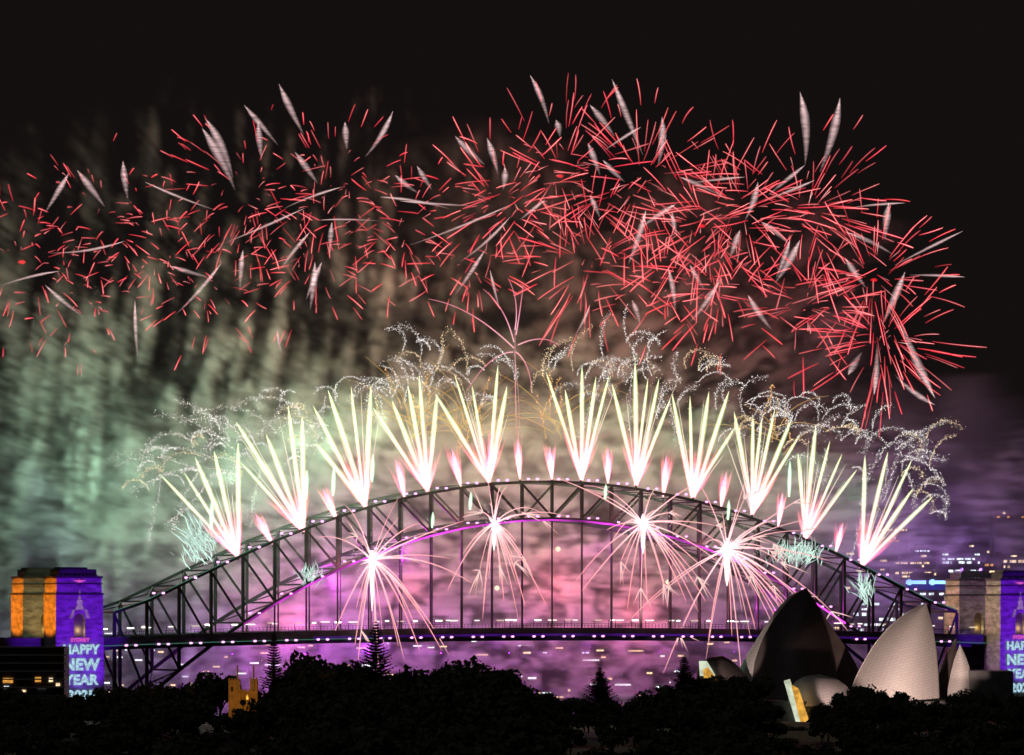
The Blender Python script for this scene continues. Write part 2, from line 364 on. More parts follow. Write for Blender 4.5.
def pylon(u0, u1, v0, v1, label, east):
    t = thing('bridge_pylon', B((u0 + u1) / 2, (v0 + v1) / 2, 0), label, 'pylon')
    um = (u0 + u1) / 2
    mb = MB(); aw, az0, az1 = 3.0, 59.5, 68.0
    # shaft with an arched opening through v
    if 1:
        mb.ubox(u0 - .9, u1 + .9, v0 - .9, v1 + .9, -2, az0 - .2, tu=.6, tv=.6)
        mb.ubox(u0 - .1, um - aw, v0 - .1, v1 + .1, az0 - .2, 80); mb.ubox(um + aw, u1 + .1, v0 - .1, v1 + .1, az0 - .2, 80)
        # arch head
        n_ = 10; top = 80; prev = None
        for k in range(n_ + 1):
            a = math.pi * k / n_; x = um - aw * math.cos(a); z = az1 + aw * math.sin(a)
            cur = [mb.vert(B(x, v0 - .1, z)), mb.vert(B(x, v0 - .1, top)), mb.vert(B(x, v1 + .1, top)), mb.vert(B(x, v1 + .1, z))]
            if prev:
                for q in range(4): mb.face((prev[q], prev[(q + 1) % 4], cur[(q + 1) % 4], cur[q]))
            prev = cur
        mb.ubox(u0 + .35, u1 - .35, v0 + .3, v1 - .3, 80.9, 88.2, tu=.15, tv=.15)
    mb.build('shaft', M['granite'], t)
    mb = MB(); mb.ubox(um - aw + .02, um + aw - .02, v0 + 2.2, v0 + 2.7, az0, az1 + aw - .1); mb.build('opening_screen', M['void'], t)
    plight('opening_lamp', B(um, v0 + .8, 62.5), (1, .7, .3), 3000, t, .3)
    mb = MB()
    mb.ubox(u0 - .5, u1 + .5, v0 - .5, v1 + .5, 80, 80.9); mb.ubox(u0 - .15, u1 + .15, v0 - .2, v1 + .2, 85.2, 85.7)
    mb.ubox(u0 - .1, u1 + .1, v0 - .1, v1 + .1, 88.2, 89.2)
    for k in range(int((u1 - u0 - 2) / 2)):
        mb.ubox(u0 + 1 + 2 * k, u0 + 2.2 + 2 * k, v0 + .4, v0 + 1.2, 89.2, 90)
    mb.build('string_course', M['granite_dark'], t)
    mb = MB(); mb.ubox(u0 + 2.5, u1 - 2.5, v0 + 2, v1 - 2, 89.2, 92.6); mb.ubox(u0 + 4, u1 - 7, v0 + 3, v1 - 3, 92.6, 93.6); mb.build('parapet', M['granite_dark'], t)
    return t
def projection(t, u0, u1, v0):  # projected light is built as thin glowing shapes on the stone face
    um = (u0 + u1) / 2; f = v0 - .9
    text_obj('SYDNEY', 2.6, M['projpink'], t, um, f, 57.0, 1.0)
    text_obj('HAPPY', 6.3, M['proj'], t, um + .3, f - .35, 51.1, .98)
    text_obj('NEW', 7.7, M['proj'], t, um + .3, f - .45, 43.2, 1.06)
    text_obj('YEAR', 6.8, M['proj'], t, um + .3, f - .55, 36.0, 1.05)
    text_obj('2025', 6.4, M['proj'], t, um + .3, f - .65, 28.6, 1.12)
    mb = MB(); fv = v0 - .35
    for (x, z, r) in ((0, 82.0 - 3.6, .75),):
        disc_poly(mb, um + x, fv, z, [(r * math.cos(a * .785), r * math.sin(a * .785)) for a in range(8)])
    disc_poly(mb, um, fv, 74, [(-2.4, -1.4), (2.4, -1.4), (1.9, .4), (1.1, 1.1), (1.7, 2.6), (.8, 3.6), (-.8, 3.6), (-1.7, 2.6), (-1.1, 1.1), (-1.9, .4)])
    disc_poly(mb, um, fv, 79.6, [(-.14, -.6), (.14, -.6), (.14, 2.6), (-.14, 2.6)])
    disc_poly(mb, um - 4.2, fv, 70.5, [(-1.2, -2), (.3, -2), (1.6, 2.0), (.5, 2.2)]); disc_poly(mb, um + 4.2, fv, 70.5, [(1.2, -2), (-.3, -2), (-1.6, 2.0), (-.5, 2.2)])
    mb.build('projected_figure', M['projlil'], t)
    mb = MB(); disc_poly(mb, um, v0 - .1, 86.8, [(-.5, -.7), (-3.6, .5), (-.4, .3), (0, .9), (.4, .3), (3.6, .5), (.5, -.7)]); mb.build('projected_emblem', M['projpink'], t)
PL = {}
W_, V_ = 25.0, 15.0
for side, (a, b_) in (('west end', (-262 - W_, -262)), ('east end', (262, 262 + W_))):
    nm = 'left' if a < 0 else 'right'
    PL[nm + 'E'] = pylon(a, b_, -36, -36 + V_, 'granite bridge pylon at the ' + nm + ' end glowing purple with HAPPY NEW YEAR lettering', True)
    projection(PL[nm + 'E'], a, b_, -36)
    PL[nm + 'W'] = pylon(a, b_, 5 + 0, 5 + V_, ('orange-lit granite pylon just left of the purple one at the left end' if a < 0 else 'tan granite pylon with one orange side just behind the pink sail roof'), False)

# ------------------------------------------------------------------ sail-roofed hall
def sphere_patch(mb, A, Bp, C, rad, toward, n=14, th=.9, m=0):
    """spherical triangle A B C bulging to 'toward'"""
    A, Bp, C = Vector(A), Vector(Bp), Vector(C)
    ab, ac = Bp - A, C - A; nrm = ab.cross(ac); n2 = nrm.length_squared
    cc = A + (nrm.cross(ab) * ac.length_squared + ac.cross(nrm) * ab.length_squared) / (2 * n2)
    r0 = (cc - A).length; rad = max(rad, r0 * 1.02); nn = nrm.normalized()
    if nn.dot(Vector(toward)) < 0: nn = -nn
    ctr = cc - nn * math.sqrt(rad * rad - r0 * r0)
    for layer, rr in ((0, rad), (1, rad - th)):
        idx = {}
        for i in range(n + 1):
            for j in range(n + 1 - i):
                p = A * (1 - (i + j) / n) + Bp * (i / n) + C * (j / n)
                idx[i, j] = mb.vert(ctr + (p - ctr).normalized() * rr)
        for i in range(n):
            for j in range(n - i):
                f = [idx[i, j], idx[i + 1, j], idx[i, j + 1]]; mb.face(f if layer == 0 else f[::-1], m)
                if i + j < n - 1:
                    f = [idx[i + 1, j], idx[i + 1, j + 1], idx[i, j + 1]]; mb.face(f if layer == 0 else f[::-1], m)
        if layer == 0: first = dict(idx)
    for seq in ([(i, 0) for i in range(n + 1)], [(0, j) for j in range(n + 1)], [(i, n - i) for i in range(n + 1)]):
        for q, r_ in zip(seq, seq[1:]): mb.face((first[q], first[r_], idx[r_], idx[q]), m)
OY = 2380
oh = thing('sail_roofed_hall', at(850, 740, OY), 'hall with tall shell roofs, one dark and one pinkish, behind the treetops', 'building')
CAMW = Vector((0, -1, .2))
def resamp(P, n):
    L = [0]
    for a, b_ in zip(P, P[1:]): L.append(L[-1] + math.hypot(b_[0] - a[0], b_[1] - a[1]))
    out = []
    for k in range(n + 1):
        d = L[-1] * k / n; q = 0
        while q < len(L) - 2 and L[q + 1] < d: q += 1
        t_ = (d - L[q]) / max(1e-6, L[q + 1] - L[q]); out.append((lerp(P[q][0], P[q + 1][0], t_), lerp(P[q][1], P[q + 1][1], t_)))
    # smooth the polyline so the rib reads as one curve
    for _ in range(3): out = [out[0]] + [tuple((out[k - 1][c] + 2 * out[k][c] + out[k + 1][c]) / 4 for c in (0, 1)) for k in range(1, n)] + [out[-1]]
    return out
def lerp(a, b, t): return a + (b - a) * t
def sail(left, right, Y, mt, bulge=.32, lean=0, tilt=0, th=1.0, n=30, m_=64):
    """curved shell between a left and a right rib, swelling towards the viewer's side, with real thickness"""
    lf, rt = resamp(left, n), resamp(right, n); mb = MB(); g_ = {}
    for lay in (0, 1):
        for i in range(n + 1):
            w = abs(rt[i][0] - lf[i][0]) * Y / F
            for j in range(m_ + 1):
                s_ = j / m_; q = math.sin(math.pi * s_); yy = Y - bulge * w * q - (.06 * min(1, w / 12) * abs(math.sin(math.pi * s_ * 16)) if lay == 0 else 0) + lean * (1 - i / n) + tilt * w * (s_ - .5) + lay * th
                p = at(lerp(lf[i][0], rt[i][0], s_), lerp(lf[i][1], rt[i][1], s_), Y); g_[lay, i, j] = mb.vert((p.x, yy, p.z))
    for i in range(n):
        for j in range(m_):
            for lay in (0, 1):
                f = (g_[lay, i, j], g_[lay, i, j + 1], g_[lay, i + 1, j + 1], g_[lay, i + 1, j]); mb.face(f if lay else f[::-1])
        for j in (0, m_): mb.face((g_[0, i, j], g_[0, i + 1, j], g_[1, i + 1, j], g_[1, i, j]))
    return mb.build('roof_shell', mt, oh, True)
sail([(807, 588), (793, 596), (779, 612), (764, 636), (755, 661), (750, 700)], [(808, 588), (821, 610), (829, 632), (836, 660), (838, 700)], OY - 4, M['tile_unlit'], .3, 10)
sail([(804, 589), (790, 595), (775, 612), (759, 636), (747, 655), (738, 672), (733, 700)], [(805, 589), (793, 597), (779, 613), (764.5, 637), (755.5, 661), (749, 700)], OY + 8, M['tile'], .3, 2, -1.6)
sail([(813, 597), (808, 640), (800, 700)], [(814, 598), (828, 621), (840, 638), (852, 656), (864, 680), (868, 700)], OY + 14, M['tile_unlit'], .25, 6)
sail([(928, 603), (910, 611), (891, 626), (876, 643), (864, 662), (853, 683), (846, 706)], [(928.5, 603), (932, 615), (935.5, 630), (938, 650), (939.5, 675), (940, 706)], OY - 22, M['tile'], .34, 14)
sail([(957, 639), (946, 655), (939, 675), (935, 706)], [(958, 639), (958, 655), (955, 675), (952, 706)], OY + 6, M['tile_unlit'], .3, 6)
sail([(961, 645), (955, 660), (951, 675), (948, 690), (947, 706)], [(961.5, 645), (967, 657), (971, 670), (973.5, 685), (975, 706)], OY - 6, M['tile'], .34, 6)
sail([(820, 674.5), (806, 676), (796, 681), (790, 690), (787, 706)], [(821, 674.5), (838, 679), (848, 687), (853, 695), (857, 706)], OY - 34, M['tile'], .3, 4)
sail([(722, 656), (708, 658), (700, 664), (697, 675), (696, 700)], [(723, 656), (733, 661), (741, 669), (748, 678), (755, 700)], OY - 2, M['tile_unlit'], .3, 6)
mb = MB()
pts = [at(784, 681, OY - 43), at(790, 679, OY - 43), at(804, 722, OY - 43), at(796, 722, OY - 43)]
mb.hexa([pts[3], pts[2], pts[2] + Vector((0, 2, 0)), pts[3] + Vector((0, 2, 0)), pts[0], pts[1], pts[1] + Vector((0, 2, 0)), pts[0] + Vector((0, 2, 0))]); mb.build('glass_wall', M['foyerwhite'], oh)
mb = MB()
pts = [at(791, 684, OY - 44), at(799, 689, OY - 44), at(812, 730, OY - 44), at(802, 728, OY - 44)]
mb.hexa([pts[3], pts[2], pts[2] + Vector((0, 2, 0)), pts[3] + Vector((0, 2, 0)), pts[0], pts[1], pts[1] + Vector((0, 2, 0)), pts[0] + Vector((0, 2, 0))]); mb.build('glass_wall', M['foyer'], oh)
mb = MB()
pts = [at(699, 661, OY - 6), at(707, 661, OY - 6), at(716, 676, OY - 6), at(700, 676, OY - 6)]
mb.hexa([pts[3], pts[2], pts[2] + Vector((0, 2, 0)), pts[3] + Vector((0, 2, 0)), pts[0], pts[1], pts[1] + Vector((0, 2, 0)), pts[0] + Vector((0, 2, 0))]); mb.build('glass_wall', M['foyerwhite'], oh)
mb = MB()
pts = [at(703, 670, OY - 7), at(708, 667, OY - 7), at(716, 678, OY - 7), at(704, 678, OY - 7)]
mb.hexa([pts[3], pts[2], pts[2] + Vector((0, 2, 0)), pts[3] + Vector((0, 2, 0)), pts[0], pts[1], pts[1] + Vector((0, 2, 0)), pts[0] + Vector((0, 2, 0))]); mb.build('glass_wall', M['foyer'], oh)
mb = MB(); a = at(690, 700, OY - 20); b_ = at(1012, 690, OY - 20)
mb.box(a.x, b_.x, OY - 40, OY + 60, -2, at(0, 700, OY).z); mb.box(at(968, 0, OY).x, at(1012, 0, OY).x, OY - 6, OY + 40, at(0, 700, OY).z, at(0, 671, OY).z); mb.build('podium', M['concrete'], oh)

# ------------------------------------------------------------------ trees
def blob_tree(k, h=16, rw=8.5, n=1500):
    r = rs(100 + k); t = thing('park_tree', (0, 0, 0), 'x', 'tree', 'park trees in the foreground')
    mb = MB(); tops = []
    mb.tube([(0, 0, -2), (.2, 0, h * .2), (.1, .3, h * .45), (0, 0, h * .75)], [.55, .42, .3, .1], n=7)
    for q in range(8):
        a = q * .8 + r.random(); e = Vector((math.cos(a) * rw * .6, math.sin(a) * rw * .6, h * (.6 + .25 * r.random())))
        mb.tube([(0, 0, h * (.25 + .03 * q)), e * .5 + Vector((0, 0, h * .2)), e], [.22, .14, .05], n=5); tops.append(e)
    mb.build('trunk', M['bark'], t)
    lobes = [(Vector((0, 0, h * .72)), rw * .62)]
    for q in range(13):
        a = r.random() * 6.28; rr = rw * (.35 + .45 * r.random()); z = h * (.5 + .38 * r.random())
        lobes.append((Vector((math.cos(a) * rr, math.sin(a) * rr, z)), rw * (.22 + .2 * r.random())))
    mb = MB()
    for q in range(n):
        c, rad = lobes[r.randrange(len(lobes))]
        d = Vector((r.gauss(0, 1), r.gauss(0, 1), r.gauss(0, 1))).normalized()
        p = c + Vector((d.x, d.y, d.z * .75)) * rad * (.55 + .6 * r.random() ** .7)
        s = .35 + .75 * r.random(); a1 = Vector((r.gauss(0, 1), r.gauss(0, 1), r.gauss(0, 1))).normalized() * s; a2 = d.cross(a1).normalized() * s * .7 if d.cross(a1).length > .01 else Vector((0, 0, s))
        i = [mb.vert(p - a1), mb.vert(p + a2 + d * .2), mb.vert(p + a1), mb.vert(p - a2 - d * .1)]; mb.face(i)
    mb.build('crown', M['foliage'], t); return t
def norfolk(h, w, k, label, loc):
    r = rs(k); loc = Vector(loc); t = thing('norfolk_pine', loc, label, 'tree', 'pines standing above the park trees')
    mb = MB(); mb.tube([loc - Vector((0, 0, 1)), loc + Vector((0, 0, h * .5)), loc + Vector((0, 0, h * .995))], [.5, .3, .05], n=7); mb.build('trunk', M['bark'], t)
    mb = MB(); tiers = 22
    for q in range(tiers):
        f = q / (tiers - 1); z = h * (.16 + .82 * f); rad = w * (1.02 - f) ** .8 * (.8 + .35 * r.random())
        for a_ in range(9):
            a = a_ * .698 + r.random() * .5; rr = rad * (.75 + .4 * r.random())
            for s in range(7):
                g = (s + .5) / 7; cz = z + rr * .28 * g * g + r.uniform(-.15, .15); c = loc + Vector((math.cos(a) * rr * g, math.sin(a) * rr * g, cz))
                wd = .5 + 1.15 * g * (1.15 - g) + .1; tl = Vector((math.cos(a), math.sin(a), .2)) * rr / 9; sd = Vector((-math.sin(a), math.cos(a), 0)) * wd * (1 if s < 6 else .4)
                mb.face([mb.vert(c - tl - sd), mb.vert(c + tl - sd * .8), mb.vert(c + tl + sd * .8), mb.vert(c - tl + sd)])
                for dd in (-1, 1):
                    mb.face([mb.vert(c - tl * .6), mb.vert(c + tl * .6), mb.vert(c + sd * dd * .8 + Vector((0, 0, .5 * (1 - .3 * g)))), ])
    mb.build('crown', M['conifer'], t); return t
protos = [blob_tree(k, 16 + k % 3, 8 + k % 2) for k in range(5)]
RIDGE = [(-40, 694), (0, 692), (60, 696), (105, 688), (135, 682), (170, 684), (200, 677), (224, 668), (240, 696), (262, 692), (285, 676), (310, 662), (328, 657), (350, 666), (390, 673), (420, 674), (450, 666), (475, 663), (495, 668), (510, 676), (530, 686), (550, 694), (575, 699), (620, 698), (640, 701), (655, 693), (680, 683), (705, 676), (735, 674), (760, 686), (776, 704), (788, 724), (806, 728), (818, 708), (835, 694), (865, 684), (890, 690), (915, 698), (940, 700), (960, 690), (985, 688), (1005, 692), (1030, 704), (1080, 706)]
def ridge(px):
    for (a, ya), (b_, yb) in zip(RIDGE, RIDGE[1:]):
        if a <= px <= b_: return ya + (yb - ya) * (px - a) / (b_ - a)
    return 700
used = set(); tn = 0
def put_tree(px, top, Y, pr, label, scale_w=1.0):
    global tn
    src = protos[pr]; hh = (16 + pr % 3) * .98
    p = at(px, top, Y); g = gz(p.x, Y); s = max(.55, (p.z - g) / hh)
    if pr in used:
        o = src.copy(); COL.objects.link(o)
        for ch in src.children:
            c = ch.copy(); COL.objects.link(c); c.parent = o
    else: o = src; used.add(pr)
    o.location = (p.x, Y, p.z - hh * s); o.scale = (s * scale_w, s * scale_w, s); o.rotation_euler = (0, 0, tn * 1.7)
    o['label'] = label; tn += 1
px = -30
while px < 1060:
    if 222 < px < 266: px = 267
    Y = 2050 + R.uniform(-90, 90)
    put_tree(px, ridge(px) + R.uniform(-1.5, 2), Y, R.randrange(5), 'dark park tree in the black foreground canopy', .95); px += 25 + R.uniform(-4, 4)
for Y0, off, sp in ((1960, 9, 27), (1850, 15, 30), (1620, 28, 38), (1400, 44, 46), (1180, 62, 56)):
    px = -30 + R.uniform(0, 20)
    while px < 1070:
        if 778 < px < 818 and Y0 > 1700: px += 12; continue
        put_tree(px, min((min(ridge(px), 704 if not 775 < px < 825 else 722) if not 205 < px < 285 else 700) + off + R.uniform(-4, 6), 752), Y0 + R.uniform(-60, 60), R.randrange(5), 'dark park tree in the black foreground canopy', 1.15); px += sp + R.uniform(-6, 6)
def pine(px, top, foot, Y, wpx, k, label):
    a, b_ = at(px, top, Y), at(px, foot, Y); norfolk(a.z - b_.z, wpx * Y / F / 2, k, label, b_)
pine(376, 621, 700, 1980, 46, 1, 'tall tiered pine silhouetted against the purple smoke below the brightest starburst')
pine(274, 631, 700, 1980, 27, 2, 'narrow tiered pine silhouetted beside the small orange-lit turrets')
pine(600, 667, 716, 1980, 40, 3, 'broad low pine rising alone in the dip of the treeline')
pine(684, 655, 712, 1980, 40, 4, 'bushy dark pine beside the low shell roof with the lit glass mouth')

# ------------------------------------------------------------------ buildings
def box_tower(name, px0, px1, ytop, Y, label, rows, mt='warm', cat='building', base=None, group=None, dens=.6, seed=0, depth=40, wall='tower'):
    r = rs(seed + 500); a, b_ = at(px0, ytop, Y), at(px1, ytop, Y); z0 = base if base is not None else -2
    t = thing(name, ((a.x + b_.x) / 2, Y, z0), label, cat, group)
    mb = MB(); mb.box(a.x, b_.x, Y, Y + depth, z0, a.z); mb.build('wall', M[wall], t)
    mb = MB(); w = b_.x - a.x; mb.box(a.x + w * .2, b_.x - w * .3, Y + 8, Y + depth - 8, a.z, a.z + 3.5); mb.box(a.x - .3, b_.x + .3, Y - .3, Y + depth + .3, a.z - 1.0, a.z + .4); mb.build('roof', M['concrete'], t)
    for (yr, dn, mm) in rows:
        z = at(0, yr, Y).z; x = a.x + .06 * w; k = 0; mb = MB(); any_ = False; hh = r.uniform(.55, 1.0)
        while x < b_.x - .06 * w:
            l = r.uniform(1.2, 5.0)
            if r.random() < dn: mb.box(x, min(x + l, b_.x - .03 * w), Y - .35, Y - .05, z - hh, z + hh); any_ = True
            x += l + r.uniform(.5, 2.2)
        if any_: mb.build('window', M[mm or mt], t)
    return t
# tower blocks behind the right end
rw = lambda a, b_, n_, d, mm=None: [(a + (b_ - a) * k / max(1, n_ - 1), d, mm) for k in range(n_)]
box_tower('office_tower', 836, 868, 538, 4100, 'slim dark tower with scattered lights behind the rightmost comet fan', rw(545, 640, 12, .16), seed=1)
box_tower('office_tower', 872, 908, 524, 4400, 'tall dark tower with a red window high under its roof', [(530, .3, 'warm'), (538, .35, 'warm'), (541, .25, 'amber')] + rw(552, 640, 11, .3), seed=2)
box_tower('office_block', 893, 934, 560, 3900, 'broad block with warm rows of lit windows above the blue sign', [(563, .95, 'warm'), (566, .6, 'warm'), (573, .7, 'warm'), (577, .6, 'warm')] + rw(590, 646, 9, .25), seed=3)
bs = box_tower('office_block', 904, 948, 578, 3850, 'block washed in blue with two glowing blue signs', [(594, .8, 'cool'), (604, .35, 'cool'), (618, .3, 'warm'), (630, .3, 'warm')], seed=4)
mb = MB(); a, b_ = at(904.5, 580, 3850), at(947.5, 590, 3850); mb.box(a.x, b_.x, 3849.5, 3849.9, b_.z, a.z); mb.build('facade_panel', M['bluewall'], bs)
for q0, q1 in ((906, 926), (929, 946)):
    mb = MB(); a, b_ = at(q0, 580.5, 3850), at(q1, 584, 3850); mb.box(a.x, b_.x, 3848.9, 3849.4, b_.z, a.z); mb.box(a.x + 1, a.x + 3.4, 3848.6, 3848.95, b_.z - .7, a.z + .7); mb.build('sign', M['blue'], bs)
box_tower('office_tower', 940, 981, 550, 4300, 'tower crowned by bright white rows of windows', [(554.5, .5, 'cool'), (559, .95, 'cool'), (562.5, .95, 'cool'), (571, .8, 'cool'), (574, .4, 'cool'), (583, .3, 'warm'), (592, .3, 'warm')], seed=5)
box_tower('office_tower', 984, 1000, 562, 4500, 'narrow tower with a red light behind the right pylons', [(565, .7, 'amber'), (572, .5, 'warm')] + rw(580, 640, 7, .25), seed=6)
box_tower('office_tower', 994, 1040, 507, 4700, 'highest tower at the right edge lost in purple smoke', [(513, .5, 'warm'), (517, .4, 'amber'), (533, .1, None), (556, .3, 'cool'), (560, .2, 'cool')], seed=7)
box_tower('office_block', 850, 905, 600, 3700, 'low block with green-tinted windows seen through the bridge trusses', rw(604, 640, 8, .35, 'cool'), seed=8)
box_tower('office_block', 955, 1040, 588, 4000, 'wide low block between the right pylons', rw(594, 640, 6, .35), seed=9)
box_tower('office_tower', 862, 878, 566, 4250, 'narrow tower with a few warm windows left of the blue signs', rw(571, 640, 12, .3), seed=11)
box_tower('office_tower', 914, 930, 548, 4550, 'thin tower with a pale crown behind the blue signs', [(551, .8, 'cool')] + rw(556, 576, 4, .4), seed=12)
box_tower('office_block', 930, 962, 567, 4350, 'block with two long white window rows left of the rear right pylon', [(570, .9, 'cool'), (574, .3, 'warm'), (579, .7, 'warm'), (584, .3, 'cool')], seed=13)
box_tower('office_tower', 968, 990, 541, 4750, 'distant tower dotted with windows above the rear right pylon', rw(546, 570, 5, .3), seed=14)
box_tower('office_tower', 1002, 1030, 552, 4450, 'tower with warm windows just above the purple right pylon', rw(556, 572, 4, .5), seed=15)
box_tower('office_block', 832, 862, 606, 3950, 'low dark block seen through the right truss panels', rw(610, 640, 6, .35), seed=16)
# foreground block at the left with balcony slabs
t = thing('apartment_block', at(30, 700, 2150), 'dark block of flats with balcony slabs before the left pylons', 'building')
mb = MB(); a, b_ = at(-20, 646, 2150), at(64, 646, 2150); mb.box(a.x, b_.x, 2150, 2175, 5, a.z - .6); mb.build('wall', M['concrete'], t)
for k in range(6):
    mb = MB(); z = a.z - .6 - k * 3.0; e = b_.x - (0 if k < 2 else 0); mb.box(a.x - .5, e + .8, 2147.6, 2149.9, z, z + .5); mb.build('balcony_slab', M['wallpale'], t)
    mb = MB(); mb.box(a.x - .4, e + .7, 2147.7, 2147.8, z + 1.5, z + 1.62); mb.build('railing', M['steel'], t)
for (q0, q1, y0, y1, mm) in ((3, 13, 678, 683, 'amber'), (4, 9, 686, 688, 'cool'), (35, 41, 677, 682, 'amber'), (49, 53, 678, 682, 'warm'), (22, 26, 690, 692, 'warm'), (38, 46, 687, 688, 'cool'), (56, 60, 683, 686, 'warm')):
    mb = MB(); p0, p1 = at(q0, y1, 2150), at(q1, y0, 2150); mb.box(p0.x, p1.x, 2149.5, 2149.9, p0.z, p1.z); mb.build('window', M[mm], t)
# battlemented lodge, orange floodlit, with two white masts
LY = 1960
t = thing('battlemented_lodge', at(244, 705, LY), 'small battlemented stone lodge floodlit orange with two white masts', 'building')
mb = MB()
for q0, q1, yt in ((228.5, 240, 680), (240, 251, 691), (250, 257.5, 679)):
    a, b_ = at(q0, yt, LY), at(q1, yt, LY); mb.box(a.x, b_.x, LY + (0 if q0 != 240 else 1), LY + 5, a.z - 14, a.z)
    k = a.x
    while k < b_.x - .3: mb.box(k, k + .5, LY + (0 if q0 != 240 else 1), LY + .6 + (0 if q0 != 240 else 1), a.z, a.z + .6); k += .95
mb.build('stone_wall', M['sandstone'], t)
for q in (237.5, 253.5):
    mb = MB(); a = at(q, 665, LY - .5); b_ = at(q, 690, LY - .5); mb.beam(b_, a, .55, .55, side=Vector((1, 0, 0))); mb.build('mast', M['wallpale'], t)
for q in (232, 247, 253.5):
    mb = MB(); a = at(q, 689 if q != 247 else 697, LY - .15); mb.box(a.x - .35, a.x + .35, LY - .1 + (1 if q == 247 else 0), LY - .02 + (1 if q == 247 else 0), a.z - .8, a.z + .8); mb.build('window', M['glass'], t)
# houses of the far shore
hr = rs(77); k = 0
HL = ['small house with a lit warm window on the far shore', 'small house with a cool white window on the far shore']
for k in range(150):
    px = hr.uniform(105, 745); Y = hr.uniform(4650, 6400); x = (px - 512) * Y / F; z = fz(x, Y); w = hr.uniform(9, 20); h = hr.uniform(5, 11); kind = 'warm' if hr.random() < .6 else 'cool'
    t = thing('shore_house', (x, Y, z), HL[0 if kind == 'warm' else 1], 'house', 'houses on the far shore' if kind == 'warm' else 'white-lit houses on the far shore')
    mb = MB(); mb.box(x - w / 2, x + w / 2, Y, Y + 10, z - 3, z + h); mb.build('wall', M['wallpale'], t)
    mb = MB(); i = [mb.vert(q) for q in ((x - w / 2 - .5, Y - .5, z + h), (x + w / 2 + .5, Y - .5, z + h), (x + w / 2 + .5, Y + 10.5, z + h), (x - w / 2 - .5, Y + 10.5, z + h), (x - w / 2, Y + 5, z + h + 3), (x + w / 2, Y + 5, z + h + 3))]
    for q in ((0, 1, 5, 4), (2, 3, 4, 5), (0, 4, 3), (1, 2, 5), (3, 2, 1, 0)): mb.face([i[j] for j in q])
    mb.build('roof', M['roof'], t)
    mb = MB(); ww = w * hr.uniform(.25, .9); mb.box(x - ww / 2, x + ww / 2, Y - .4, Y - .1, z + h * .45, z + h * .45 + hr.uniform(.8, 1.7)); mb.build('window', M[kind + '_bright'], t)

# ------------------------------------------------------------------ lights on pylons and sails
g = 'floodlights below the bridge pylons'
floodlight(B(-270, -150, 32), B(-274.5, -36, 62), (.17, .008, 1), 9.5e5, 30, 'purple floodlight aimed at the lettered pylon at the left end')
floodlight(B(278, -150, 32), B(274.5, -36, 62), (.17, .008, 1), 9.5e5, 30, 'purple floodlight aimed at the lettered pylon at the right end')
floodlight(B(-345, -30, 64), B(-287, -29, 74), (1, .26, .012), 3.2e5, 30, 'orange floodlight on the left side of the purple left pylon')
floodlight(B(-345, 13, 64), B(-287, 12, 74), (1, .26, .012), 3.2e5, 30, 'orange floodlight on the left side of the rear left pylon')
floodlight(B(205, 13, 64), B(262, 12, 76), (1, .42, .08), .6e5, 34, 'orange floodlight on the inner side of the rear right pylon')
floodlight(B(205, -29, 64), B(262, -29, 74), (1, .5, .34), .35e5, 34, 'pale floodlight on the inner side of the purple right pylon')
floodlight(B(-276, -19, 66), B(-276, 5, 74), (1, .62, .2), 1.3e4, 75, 'dim yellow floodlight between the two left pylons')
floodlight(B(276, -19, 66), B(276, 5, 74), (1, .62, .45), .4e4, 75, 'dim yellow floodlight between the two right pylons')
floodlight(at(906, 714, OY - 105), at(910, 655, OY - 20), (1, .73, .66), 3.9e5, 36, 'pink floodlight on the lit sail roof')
floodlight(at(984, 716, OY - 60), at(962, 675, OY - 3), (1, .75, .7), 7e4, 24, 'pink floodlight on the small lit sail roof')
floodlight(at(700, 700, OY - 40), at(748, 650, OY + 6), (1, .8, .75), 7e4, 24, 'white floodlight on the edge of the dark sail roof')
floodlight(at(842, 706, OY - 60), at(825, 684, OY - 26), (1, .72, .68), 1.6e4, 34, 'pink floodlight on the low dome of the hall')
floodlight(at(243, 702, LY - 22), at(243, 684, LY), (1, .42, .05), 7e3, 70, 'orange floodlight before the battlemented lodge')

# ------------------------------------------------------------------ fireworks
PXM = 1 / 1.93
def lerp(a, b, t): return a + (b - a) * t
def cl(c, k): return (c[0] * k, c[1] * k, c[2] * k)
def dash(parent, p0, p1, w=.36, sag=0.0, c=(1.0, .16, .20), hot=1.0, bend=0.0, pale=.3, name='spark_trail'):
    """one burning red star with its halo; p1 is the leading end"""
    mb = MB(); pts = []; L = 6; bow = (Vector((p1.z - p0.z, 0, p0.x - p1.x))) * bend
    for k in range(L + 1):
        t_ = k / L; q = p0.lerp(p1, t_) + bow * (4 * t_ * (1 - t_)); q.z += sag * 4 * t_ * (1 - t_); pts.append(q)
    rad = [w * x for x in (.2, .5, .75, .9, 1, 1, .5)]
    mb.tube(pts, rad, [cl(lerp3(c, (1, .66, .62), pale), hot * x) for x in (.25, .45, .7, .9, 1, 1.1, 1)], n=5, m=0)
    mb.tube(pts, [r * 2.4 + .2 for r in rad], [cl((.7, .008, .03), .62 * hot)] * (L + 1), n=7, m=1)
    return mb.build(name, [M['core'], M['glow']], parent, True, True)
def lerp3(a, b, t): return tuple(lerp(x, y, t) for x, y in zip(a, b))
